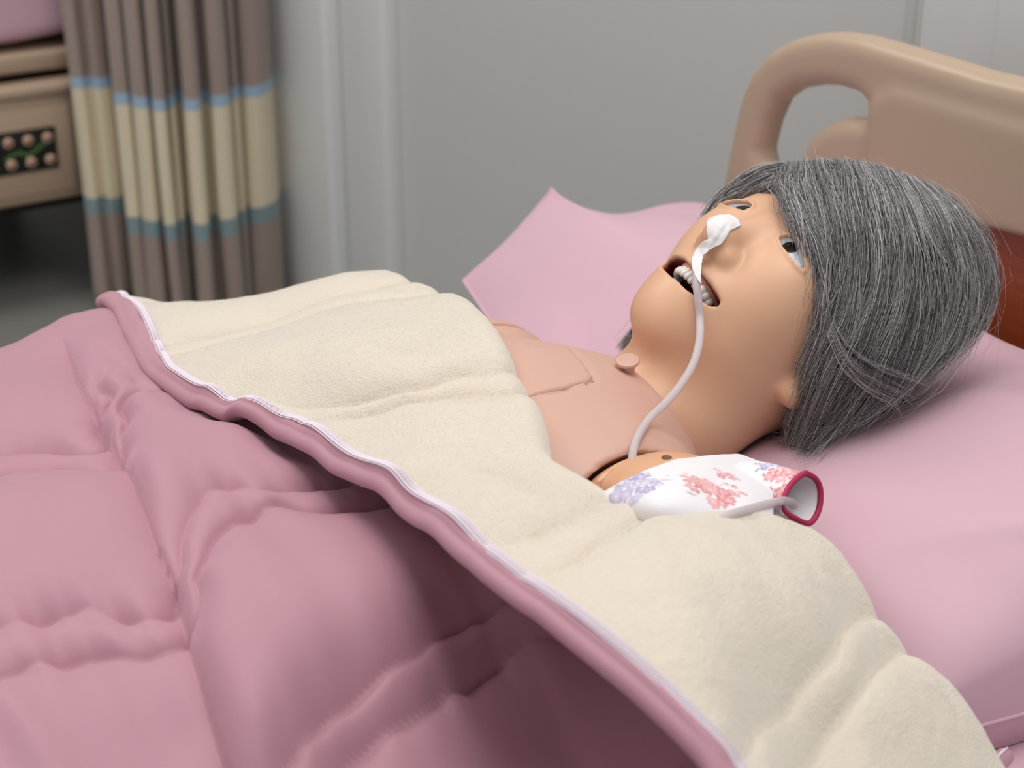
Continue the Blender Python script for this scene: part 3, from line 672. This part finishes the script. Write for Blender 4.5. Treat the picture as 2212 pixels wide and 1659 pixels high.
for sgn, px in ((1, (1708, 533)), (-1, (1603, 451))):
    poly_ = eye_poly*np.array([sgn, 1])
    ci = w2l(trace(lambda Q: face_w(Q)+.0016, CAM, [ray(*px)])[0])
    if sgn > 0: ci0 = ci
    lo = np.r_[poly_.min(0)-.5, 3.5]; hi = np.r_[poly_.max(0)+.5, 9.0]
    def ebase(P): return np.maximum(np.maximum(face_base(P)+.17, poly_sdf(P[..., :2], poly_)-.22), 4.2-P[..., 2])
    V, F = sdf_mesh(ebase, lo, hi, .07); e = mesh_obj('eye', l2w(V), F, M['eyewhite'], man); e['label'] = 'glass-like eye with dark brown iris'
    for nm, rad_, off, mm in (('iris', .62, .155, M['iris']), ('pupil', .33, .145, M['pupil'])):
        V, F = sdf_mesh(lambda P: np.maximum(np.maximum(face_base(P)+off, np.sqrt(((P-ci)**2).sum(-1))-rad_), -(face_base(P)+off+.25)), ci-.9, ci+.9, .035)
        mesh_obj(nm, l2w(V), F, mm, e)
# gums and teeth
M['tooth'] = mat('tooth_white', srgb(228, 224, 220), .25, Coat_Weight=.4)
M['gum'] = mat('gum_vinyl', srgb(208, 140, 116), .35)
def tooth_mesh(c, out, wd, hg, dp, up_):
    v, f = uv_sphere(np.zeros(3), 1, 8); g = lambda a, e: np.sign(a)*np.abs(a)**e
    v = np.stack([g(v[:, 0], .8)*wd, g(v[:, 1], .75)*hg, g(v[:, 2], .8)*dp], -1); out = out/np.linalg.norm(out); side = np.cross(np.array([0, 1.0, 0]), out)
    return c+v[:, :1]*side+v[:, 1:2]*np.array([0, 1.0, 0])+v[:, 2:3]*out, f
for (vv, aw, aw0, ad, n, hg) in ((-7.18, 2.15, 5.75, 2.35, 12, .50), (-8.42, 2.0, 5.7, 2.2, 10, .34)):
    for i in range(n):
        th = math.radians(-78+156*(i+.5)/n); c = np.array([aw*math.sin(th), vv, aw0+ad*math.cos(th)]); big = 1+.35*(abs(th) > .75)*(hg > .4)
        v, f = tooth_mesh(c, np.array([math.sin(th), 0, math.cos(th)*.9]), .26*big, hg*(1 if big == 1 else .85), .26*big, vv)
        mesh_obj('tooth', l2w(v), f, M['tooth'], man)
    th = np.linspace(-1.4, 1.4, 40); P = np.stack([aw*np.sin(th), np.full(40, vv+(.62 if hg > .4 else -.55)), aw0-.05+ad*np.cos(th)], -1); v, f = tube_mesh(l2w(P), .0040, 10); mesh_obj('gum', v, f, M['gum'], man)
# throat plug
nk = hit(lambda P: face_w(P), [(1366, 796)])[0]; nrm = np.array([-.16, -.12, .98]); nrm /= np.linalg.norm(nrm)
a_ = np.cross(nrm, [1, 0, 0]); a_ /= np.linalg.norm(a_); b_ = np.cross(nrm, a_)
cc = at(1356, 779, 'y', nk[1]-.012); prof = [(.0042, -.016), (.0050, -.006), (.0055, -.0022), (.0082, -.0018), (.0088, -.0008), (.0088, .0006), (.0080, .0012), (.003, .0014)]
an = np.linspace(0, 2*np.pi, 32, endpoint=False); Vt = np.array([cc+nrm*h+r*(a_*math.cos(t)+b_*math.sin(t)) for r, h in prof for t in an])
tp = mesh_obj('throat_plug', Vt, [tuple(f) for f in flip(grid_faces(len(prof), 32, closed_v=True))]+[tuple(range(32*(len(prof)-1), 32*len(prof)))], M['torso'], man); tp['label'] = 'round plug in the throat'

# ---------------------------------------------------------------- wig
WC = np.array([0, 2.3, -2.4]); WRr = np.array([10.2, 12.6, 11.6])
def wig_l(P, off=0.0): return ell(P, WC, WRr+off)
def wig_w(Wp, off=0.0): return wig_l(w2l(Wp), off)*HS
# the pillow gives way under the head and shoulders
def load(P): return np.minimum(np.minimum(wig_w(P, -1.9), face_w(P)), torso_body(P))
pv = np.empty(len(pillow.data.vertices)*3, np.float32); pillow.data.vertices.foreach_get('co', pv); pv = pv.reshape(-1, 3).astype(float)
up_v = np.arange(len(pv)) < len(pv)//2; o_ = pv.copy(); o_[:, 2] = .40; zt_ = np.zeros(len(pv))
for _ in range(60): zt_ = np.minimum(zt_+load(o_+np.c_[0*zt_, 0*zt_, zt_])*.8, 1.0)
zl = .40+zt_-.0015; pv[:, 2] = np.where(pv[:, 2] > zl-.012, np.minimum(smin(pv[:, 2], zl, .014), zl), pv[:, 2])
pillow.data.vertices.foreach_set('co', pv.astype(np.float32).ravel()); pillow.data.update()
from mathutils.bvhtree import BVHTree
pil_bvh = BVHTree.FromPolygons([Vector(v) for v in pv], [tuple(p.vertices) for p in pillow.data.polygons])
def pillow_depth(px, py):
    r_ = ray(px, py); n_ = np.linalg.norm(r_); h_ = pil_bvh.ray_cast(Vector(CAM), Vector(r_/n_)); return h_[3]/n_ if h_[0] is not None else 9.0
M['hair'] = mat('grey_wig_fibre', srgb(110, 108, 112), .34, Specular_IOR_Level=.7); attr_color(M['hair'])
M['wigcap'] = mat('dark_wig_cap', srgb(46, 43, 44), .8)
wig = bpy.data.objects.new('wig', None); col.objects.link(wig); wig.parent = man; wig['label'] = 'short grey wig with loose side-swept strands'
def cap_fn(P):
    d = np.minimum(wig_l(P, -2.0), ell(P, (0, 2.4, -2.0), (8.5, 10.5, 10.1)))
    uo = np.sqrt((P[..., 0]/7.4)**2+((P[..., 1]+5.2)/9.6)**2)-1
    face = np.maximum(uo*7, -(P[..., 2]+1.2)); low = -(P[..., 1]+5.2+.25*(P[..., 2]+2))
    return np.maximum(np.maximum(d, -face), low)
V, F = sdf_mesh(cap_fn, WC-WRr-.5, WC+WRr+.5, .3)
mesh_obj('wig_cap', l2w(V), F, M['wigcap'], wig)
def guide3(px, offs, depth_end=None):
    """pixel polyline laid on the wig volume; points that miss it keep the last depth"""
    P = []; last = None
    for i, p in enumerate(px):
        h_ = trace(lambda Q: wig_w(Q, offs), CAM, [ray(*p)])[0]
        if abs(wig_w(h_[None], offs)[0]) > .003:
            r_ = ray(*p); ts_ = np.linspace(1.0, 1.5, 400); c_ = CAM+r_[None]*ts_[:, None]
            if i < 2: h_ = c_[np.argmin(wig_w(c_, offs))]                      # nearest approach: the silhouette
            else: h_ = CAM+r_*last
        dpl = pillow_depth(*p)-.004
        if (h_-CAM)@FW > dpl: h_ = CAM+ray(*p)*dpl
        last = (h_-CAM)@FW; P.append(h_)
    return np.array(P)
G = [[(1692, 357), (1686, 395), (1694, 435), (1718, 475), (1746, 520), (1760, 575), (1768, 645)],
     [(1722, 351), (1716, 400), (1734, 460), (1764, 530), (1776, 600), (1772, 668)],
     [(1762, 348), (1764, 420), (1784, 500), (1796, 580), (1790, 660), (1770, 730), (1748, 800), (1735, 850)],
     [(1810, 347), (1825, 430), (1840, 520), (1836, 620), (1806, 720), (1764, 800), (1735, 870), (1715, 935)],
     [(1855, 352), (1880, 440), (1895, 540), (1882, 650), (1836, 760), (1785, 850), (1750, 915), (1730, 965)],
     [(1905, 362), (1940, 450), (1962, 560), (1948, 680), (1905, 790), (1850, 870), (1800, 925), (1760, 968)],
     [(1955, 382), (2000, 470), (2032, 580), (2024, 690), (1985, 780), (1930, 850), (1870, 893), (1830, 905)],
     [(2005, 402), (2060, 490), (2095, 590), (2090, 680), (2055, 750), (2005, 800), (1950, 842)],
     [(2050, 428), (2110, 510), (2138, 590), (2118, 660), (2096, 710), (2060, 760)]]
FARG = [[(1692, 352), (1640, 362), (1590, 388), (1548, 428), (1516, 474)], [(1690, 358), (1648, 370), (1604, 396), (1562, 428), (1526, 466)], [(1686, 366), (1650, 380), (1610, 402), (1578, 428), (1545, 452)], [(1682, 376), (1655, 388), (1622, 408), (1592, 432), (1570, 446)]]
NP_ = 11
def strands(Gs, n, lay, seed, jit, spread=1.0, clump=70, kink=.6, ends=(.66, 1.08), cw=.42):
    r = np.random.default_rng(seed); m = len(Gs); gi = np.clip(r.random(n)*(m-1), 0, m-1.001)
    ccen = np.sort(r.random(clump)*(m-1)); ci = np.argmin(np.abs(ccen[None]-gi[:, None])+r.random((n, clump))*.25, 1); near = ccen[ci]
    cend = r.uniform(-.12, .08, clump)[ci]; clay = r.normal(0, .22, clump)[ci]; cph = r.random((clump, 3))[ci]*6.28; camp = r.normal(0, cw, (clump, 3))[ci]
    T = np.linspace(0, 1, NP_); endl = r.uniform(*ends, n)+cend; pull = r.random(n)**.8*.9
    P = np.empty((n, NP_, 3))
    for k in range(NP_):
        tt = np.clip(T[k]*endl, 0, None); gk = gi+(near-gi)*pull*np.clip(tt, 0, 1)**1.2
        i = np.clip(gk.astype(int), 0, m-2); f = gk-i
        x = np.clip(tt, 0, 1)*(Gs.shape[1]-1); a = np.minimum(x.astype(int), Gs.shape[1]-2); b = (x-a)[:, None]
        pa = Gs[i, a]*(1-b)+Gs[i, a+1]*b; pb = Gs[i+1, a]*(1-b)+Gs[i+1, a+1]*b
        P[:, k] = pa*(1-f[:, None])+pb*f[:, None]
        P[:, k] += (Gs[i, -1]-Gs[i, -2])*np.clip(tt-1, 0, 1)[:, None]*(Gs.shape[1]-1)
    L = w2l(P); rad = (L-WC)/WRr; rn = rad/np.linalg.norm(rad, axis=-1, keepdims=True)
    lay_ = (r.uniform(*lay, n)+clay)[:, None]; L = L+rn*(lay_*np.sin(np.clip(T*1.15+.12, 0, 1)*math.pi*.62)[None])[..., None]
    ph = r.random((n, 3, 2))*6.28; amp = r.normal(0, jit, (n, 3))*spread
    for ax in range(3):
        L[..., ax] += amp[:, ax, None]*np.sin(T[None]*(2.2+1.5*ph[:, ax, 1:2]/6.28)+ph[:, ax, :1])*(.2+T[None])
        L[..., ax] += camp[:, ax, None]*np.sin(T[None]*4.2+cph[:, ax, None])*T[None]
    sh = r.random((n, 1, 3))*40; L0 = L*.9+sh; L = L+np.stack([vnoise(L0+9*k) for k in range(3)], -1)*kink*.22*T[None, :, None]
    return L
def strand_mesh(name, L, rad, seed, base=(.04, .70), light=.27, parent=wig):
    r = np.random.default_rng(seed); n, k, _ = L.shape; Wp = l2w(L)
    T = np.gradient(Wp, axis=1); T /= np.linalg.norm(T, axis=-1, keepdims=True)+1e-12
    ref = np.array([.3, .5, .81]); N = np.cross(T, ref); N /= np.linalg.norm(N, axis=-1, keepdims=True)+1e-9; B = np.cross(T, N)
    w = rad*(1-.65*np.linspace(0, 1, k)**3)[None, :]*r.uniform(.7, 1.3, (n, 1)); an = np.array([0, 2.094, 4.189])
    V = Wp[:, :, None]+w[..., None, None]*(N[:, :, None]*np.cos(an)[None, None, :, None]+B[:, :, None]*np.sin(an)[None, None, :, None])
    a = np.arange(k-1); q = []
    for j in range(3): q.append(np.stack([a*3+j, (a+1)*3+j, (a+1)*3+(j+1) % 3, a*3+(j+1) % 3], -1))
    q = np.concatenate(q); F = (q[None]+(np.arange(n)*k*3)[:, None, None]).reshape(-1, 4)
    val = base[0]+(base[1]-base[0])*r.beta(1.1, 3.2, n); val = np.where(r.random(n) < light, r.uniform(.36, .78, n), val)
    c = np.stack([val*1.0, val*.975, val*1.0], -1); c = np.repeat(c, k*3, 0)
    o = mesh_obj(name, V.reshape(-1, 3), F, M['hair'], parent, colors=c); o['kind'] = 'stuff'; return o
def gset(Gl, off): return np.stack([resample(spline(guide3(g, off), 60), 24) for g in Gl])
GN = gset(G, -.15); GF = gset(FARG, -.1)
main = strands(GN, 12000, (-1.5, .15), 11, .26, kink=1.0)
strand_mesh('wig_strands', main, .00022, 5)
top_ = strands(GN, 2200, (-.1, .5), 12, .5, kink=1.8, ends=(.5, 1.10), cw=.7); strand_mesh('wig_top_strands', top_, .00019, 6, (.10, .55), .4)
farl = strands(GF, 1900, (-.7, .1), 13, .12, clump=8); strand_mesh('wig_far_strands', farl, .00021, 8)
# hair behind the far cheek and ear: the near side mirrored across the head
mirL = strands(GN[2:], 1500, (-1.4, .1), 14, .25); mirL[..., 0] *= -1; strand_mesh('wig_far_strands', mirL, .00021, 9)
# crown: from the parting back over the top
GB = GN[3:].copy()
fly = strands(GN, 260, (.1, 1.5), 15, 1.1, kink=3.2, ends=(.35, 1.15)); strand_mesh('loose_hairs', fly, .00010, 10, (.15, .6), .4)
LOCK = gset([[(1795, 700), (1830, 752), (1890, 785), (1950, 800), (2006, 812)], [(1800, 690), (1826, 740), (1880, 782), (1940, 806), (1990, 826)], [(1785, 720), (1815, 790), (1862, 840), (1905, 870), (1935, 905)]], .45)
lk = strands(LOCK, 260, (-.2, .3), 16, .10, clump=6, kink=.5); strand_mesh('wig_lock', lk, .00019, 11, (.12, .55), .45)
END = gset([[(1735, 800), (1722, 870), (1716, 925), (1745, 968), (1790, 975)], [(1760, 820), (1752, 890), (1738, 940), (1700, 945), (1650, 935)], [(1790, 830), (1770, 900), (1748, 955), (1752, 985), (1735, 1000)], [(1830, 850), (1800, 905), (1770, 940), (1775, 962), (1800, 955)]], -.2)
en = strands(END, 620, (-.5, .2), 17, .22, clump=14, kink=1.0, ends=(.6, 1.0)); strand_mesh('wig_end_strands', en, .0002, 12)
FT = np.stack([resample(spline([at(a, b, 'y', yv) for (a, b), yv in zip(g, (.10, .105, .11))], 30), 24) for g in ([(1400, 668), (1383, 705), (1346, 752)], [(1402, 690), (1380, 722), (1352, 750)])])
FT = np.stack([resample(spline(np.vstack([l2w(np.array([[-8.2, 1.5, -2.5], [-8.6, -2.5, -3.2]])), g_[::8], g_[-1:]]), 40), 24) for g_ in FT])
ft = w2l(np.repeat(FT, 150, 0)); rr_ = np.random.default_rng(5); ft = ft+rr_.normal(0, .25, (len(ft), 1, 3))*np.linspace(.5, 1.2, 24)[None, :, None]
strand_mesh('wig_far_strands', ft, .0002, 13)

TOPE = np.array([(1306, 1064), (1345, 1042), (1400, 1017), (1460, 996), (1520, 988), (1562, 985), (1598, 984), (1640, 1000), (1672, 1030)])
bx_, by_ = np.meshgrid(np.arange(1300, 1690, 12), np.arange(985, 1145, 12), indexing='ij'); bp_ = np.stack([bx_.ravel(), by_.ravel()], -1).astype(float)
def body_all(P): return np.minimum(np.minimum(face_w(P), torso_body(P)), np.sqrt(((P-SH)**2).sum(-1))-(SR-.0045))
hp_ = hit(body_all, bp_); dd_ = (hp_-CAM)@FW; okh = np.abs(body_all(hp_)) < .002
def qf(p): x = (p[..., 0]-1500)/150; y = (p[..., 1]-1060)/80; return np.stack([np.ones_like(x), x, y, x*x, x*y, y*y], -1)
cf = np.linalg.lstsq(qf(bp_[okh]), dd_[okh], rcond=None)[0]; cf[0] += min(0, (dd_[okh]-qf(bp_[okh])@cf).min())-.0035
def gdepth(px, py): return float(qf(np.array([px, py], float))@cf)

# ---------------------------------------------------------------- feeding tube and tape
def scene_sdf(P): return np.minimum(face_w(P), torso_base(P))
def infl(fn, o): return lambda P: fn(P)-o
TB = [(1507, 562, .0030), (1504, 585, .0060), (1504, 610, .0075), (1508, 645, .0055), (1512, 690, .0045)]
tp_ = [hit(infl(face_w, o), [(x, y)])[0] for x, y, o in TB]
endp = [hit(infl(scene_sdf, .005), [(x, y)])[0] for x, y in [(1400, 908), (1374, 952), (1365, 1000), (1371, 1040)]]
d0 = (tp_[-1]-CAM)@FW; d1 = (endp[0]-CAM)@FW; mid = []
for i, (x, y) in enumerate([(1511, 735), (1498, 785), (1470, 832), (1436, 872)]): r_ = ray(x, y); mid.append(CAM+r_*(d0+(d1-d0)*(i+1)/5-.004*math.sin((i+1)/5*math.pi)))
def gp(x, y, o=-.010): return CAM+ray(x, y)*(gdepth(x, y)+o)
path = np.vstack([tp_, mid, endp, [CAM+ray(1388, 1074)*((endp[-1]-CAM)@FW-.004), gp(1425, 1122, -.004), gp(1500, 1152, -.004), gp(1570, 1116), gp(1630, 1097), gp(1675, 1085), gp(1702, 1082, -.006), gp(1716, 1092, .004)]])
TP = spline(path, 260); Vt, Ft = tube_mesh(TP, .0029, 16)
tube = mesh_obj('feeding_tube', Vt, Ft, M['tube']); tag(tube, 'clear plastic feeding tube running from nose over the neck to the gown', 'tube')
NOSE = [(1526, 495), (1527, 480), (1531, 472), (1549, 465), (1576, 463), (1588, 469), (1596, 476), (1600, 487), (1577, 499), (1568, 514), (1558, 528), (1546, 533), (1535, 539), (1525, 548), (1519, 552), (1516, 570), (1514, 590), (1514, 612), (1509, 608), (1500, 594), (1494, 575), (1494, 560), (1502, 541), (1510, 530), (1518, 522), (1530, 516)]
def tape_patch():
    h_ = 1.25; xs_ = np.arange(1488, 1606, h_); ys_ = np.arange(458, 620, h_); GX, GY = np.meshgrid(xs_, ys_, indexing='ij')
    sd_ = poly_sdf(np.stack([GX, GY], -1), NOSE); ok = sd_ < .6
    o = np.interp(GY, [500, 515, 535, 556, 575, 620], [.0011, .0016, .0030, .0062, .0095, .0110])
    pts = np.stack([GX[ok], GY[ok]], -1); oo = o[ok]; dirs = np.array([ray(*p) for p in pts]); dirs /= np.linalg.norm(dirs, axis=1)[:, None]; tt = np.full(len(pts), .9)
    for _ in range(70): tt = tt+(face_w(CAM+dirs*tt[:, None])-oo)*.8
    P = CAM+dirs*tt[:, None]; wv = np.sin(pts[:, 0]*.33+pts[:, 1]*.21)*.00025+vnoise(np.c_[pts*.09, pts[:, :1]*0])*.0006; P -= dirs*wv[:, None]
    idx = np.full(GX.shape, -1); idx[ok] = np.arange(ok.sum()); q = np.stack([idx[:-1, :-1], idx[1:, :-1], idx[1:, 1:], idx[:-1, 1:]], -1).reshape(-1, 4); q = q[(q >= 0).all(1)]
    o_ = mesh_obj('medical_tape', P, q, M['white']); md = o_.modifiers.new('solid', 'SOLIDIFY'); md.thickness = .0007; md.offset = 0
    tag(o_, 'white adhesive tape over the nose tip holding the tube', 'tape')
tape_patch()

# ---------------------------------------------------------------- gown
M['gown'] = mat('floral_gown_cotton', srgb(238, 236, 242), .8, [(1400, .05, .0005, 2)]); attr_color(M['gown'])
M['piping'] = mat('crimson_piping', srgb(176, 38, 84), .6)
prof_n = 170; rowsG = []
for x in np.arange(1306, 1675, 12):
    y0 = np.interp(x, TOPE[:, 0], TOPE[:, 1]); c = np.array([CAM+ray(x, y)*gdepth(x, y) for y in np.linspace(y0, 1150, 12)])
    back = [CAM+ray(x+8, y0+26)*(gdepth(x, y0)+.045), CAM+ray(x+4, y0+10)*(gdepth(x, y0)+.020), CAM+ray(x+1, y0+2)*(gdepth(x, y0)+.005)]
    rowsG.append(resample(spline(np.vstack([back, c]), 90), prof_n))
rowsG = np.array(rowsG); GG = np.stack([spline(rowsG[:, j], 300) for j in range(prof_n)], 1)
wv_ = np.linspace(0, 1, 300)[:, None]; pv_ = np.linspace(0, 1, prof_n)[None]
fold = (.0035*np.sin(wv_*11+pv_*5)+.003*np.abs(np.sin(wv_*7-pv_*2.5+.6)))*sstep(.25, .6, pv_)+.002*np.maximum(vnoise(GG*45), -.2)
GG = GG-fold[..., None]*FW
RING = [(1741, 1022), (1761, 1034), (1772, 1058), (1769, 1100), (1749, 1130), (1718, 1120), (1689, 1097), (1698, 1062), (1716, 1038)]
dpt = gdepth(1690, 1070)-.004
def ring(scale, dx, dy, dd, n=90):
    P = np.array([CAM+ray(1732+dx+(x-1732)*scale[0], 1076+dy+(y-1076)*scale[1])*(dpt+dd+.00030*(x-1732)) for x, y in RING]); P = np.vstack([P, P[:2]])
    S = spline(P, 400); m_ = len(S); s_ = S[:int(m_*9/10)]; return resample(np.vstack([s_, s_[:1]]), n+1)[:-1]
RG = [ring((1, 1), 0, 0, 0), ring((1.02, 1.02), -14, -2, .001), ring((1.02, 1.02), -40, -8, .004), ring((1.0, .98), -75, -22, .008), ring((.9, .9), -110, -35, .014), ring((.7, .7), -140, -38, .022)]
RGm = np.stack([spline(np.array([r[j] for r in RG]), 80) for j in range(90)], 1); RGm = RGm+vnoise(RGm*60)[..., None]*.0022
def flowers(V, specs, seed):
    r = np.random.default_rng(seed); c = np.tile(np.array(srgb(238, 236, 242)[:3]), (len(V), 1)); pr_ = proj(V); dz_ = (V-CAM)@FW
    for (px, py, rad, kind, nb_) in specs:
        k = np.argmin(((pr_-np.array([px, py]))**2).sum(-1)*.01+dz_*40); ctr = V[k]
        nb3 = V[np.argsort(((V-ctr)**2).sum(-1))[:400]]; e1, e2, nn_ = np.linalg.svd(nb3-nb3.mean(0), full_matrices=False)[2]
        pal = [(222, 140, 146), (234, 172, 178), (212, 120, 128)] if kind == 'c' else [(190, 182, 216), (206, 200, 226), (164, 156, 198)]
        def paint(m, rgb): c[:] = c*(1-m[:, None])+np.array(srgb(*rgb)[:3])*m[:, None]
        for b in range(nb_):
            an_ = r.random()*6.28; q = ctr+(e1*math.cos(an_)+e2*math.sin(an_))*rad*math.sqrt(r.random()); R = rad*r.uniform(.22, .40); d = V-q; x = d@e1; y = d@e2; w_ = np.abs(d@nn_) < .008
            rr = np.hypot(x, y); ph = np.arctan2(y, x)+r.random()*6; lim_ = R*(.55+.45*np.abs(np.cos(2.5*ph))); cl_ = pal[r.integers(0, 3)]
            al = sstep(.0, -.0007, rr-lim_)*w_; paint(al, cl_); paint(sstep(0, -.0009, rr-lim_*.72)*w_*.55, (244, 214, 218) if kind == 'c' else (226, 222, 238)); paint(sstep(0, -.0005, rr-R*.17)*w_, (248, 240, 240))
        for b in range(3):
            q = ctr+(e1*r.normal()+e2*r.normal())*rad*.8; d = V-q; x = d@e1; y = d@e2; paint(sstep(0, -.0006, np.hypot(x*.4, y*1.6)-rad*.10)*(np.abs(d@nn_) < .008), (172, 174, 164))
    return c
gown = empty('hospital_gown', 'white hospital gown with pink and lavender flowers bunched at the near shoulder', 'gown')
gv = GG.reshape(-1, 3); mesh_obj('drape', gv, grid_faces(300, prof_n), M['gown'], gown, colors=flowers(gv, [(1372, 1050, .016, 'l', 22), (1540, 1068, .017, 'c', 26), (1498, 1040, .009, 'c', 8), (1478, 1028, .006, 'c', 4), (1566, 1028, .010, 'c', 9), (1582, 1060, .010, 'c', 9), (1640, 1035, .003, 'l', 2)], 3)).modifiers.new('solid', 'SOLIDIFY').thickness = .001
rv = RGm.reshape(-1, 3); sl = mesh_obj('sleeve', rv, grid_faces(80, 90, closed_v=True), M['gown'], gown, colors=flowers(rv, [(1695, 1040, .014, 'c', 18), (1664, 992, .010, 'l', 12), (1664, 1105, .010, 'l', 10), (1640, 975, .005, 'l', 4)], 4)); md = sl.modifiers.new('solid', 'SOLIDIFY'); md.thickness = .0012
r0 = np.vstack([RG[0], RG[0][:2]]); Vt, Ft = tube_mesh(resample(r0[:-1], 120), .0020, 10, False); pp = mesh_obj('edge_piping', Vt, Ft, M['piping'], gown); pp['label'] = 'crimson piping around the opening'

# ---------------------------------------------------------------- small details
# nap of the fleece: short fibres over the turned-out lining
def fleece_pile(n=60000):
    r = np.random.default_rng(21); a, b = Vcr.shape[:2]; i = r.random(n)*(a-2); j = r.random(n)*(b-2); i0 = i.astype(int); j0 = j.astype(int); fi = (i-i0)[:, None]; fj = (j-j0)[:, None]
    P = Vcr[i0, j0]*(1-fi)*(1-fj)+Vcr[i0+1, j0]*fi*(1-fj)+Vcr[i0, j0+1]*(1-fi)*fj+Vcr[i0+1, j0+1]*fi*fj
    e1 = Vcr[i0+1, j0]-Vcr[i0, j0]; e2 = Vcr[i0, j0+1]-Vcr[i0, j0]; N = np.cross(e2, e1); N /= np.linalg.norm(N, axis=1)[:, None]+1e-12; N *= np.sign(np.where(np.abs(N[:, 2:3]) > .05, N[:, 2:3], N[:, :1]))
    d = N*.9+r.normal(0, .55, (n, 3)); d /= np.linalg.norm(d, axis=1)[:, None]; s_ = np.cross(d, r.normal(size=(n, 3))); s_ /= np.linalg.norm(s_, axis=1)[:, None]
    L = r.uniform(.0006, .0013, n)[:, None]; w_ = .00010
    V = np.stack([P-s_*w_-N*.0002, P+s_*w_-N*.0002, P+d*L], 1).reshape(-1, 3); F = np.arange(n*3).reshape(-1, 3)
    o = mesh_obj('fleece_pile', V, F, M['fleece'], fle); o['kind'] = 'stuff'
fleece_pile()
th_ = [on_z(x, y, flap_z, .62) for x, y in [(1993, 1492), (2012, 1494), (2032, 1510), (2050, 1532), (2066, 1556)]]; th_ = np.array(th_)+np.array([0, 0, .0105])
Vt, Ft = tube_mesh(spline(th_, 40), .0003, 6); tag(mesh_obj('loose_thread', Vt, Ft, mat('pale_thread', srgb(250, 244, 232), .6)), 'single pale loose thread lying on the cream fleece near the pillow', 'thread')
# side hem of the quilt where the fold ends
sp_ = [pz(2170, 1634, .552), pz(2154, 1650, .556), pz(2136, 1672, .558), pz(2110, 1710, .556)]; SPn = spline(sp_, 60); Vt, Ft = tube_mesh(SPn, .0055, 12); sh_ = mesh_obj('side_hem', Vt, Ft, M['pink'], quilt)
ph_ = np.arange(60)*.9; zz2 = SPn+np.stack([np.sin(ph_)*.0025, 0*ph_, 0*ph_+.0058], -1); Vt, Ft = tube_mesh(zz2, .0006, 5); mesh_obj('hem_stitching', Vt, Ft, M['stitch'], sh_)
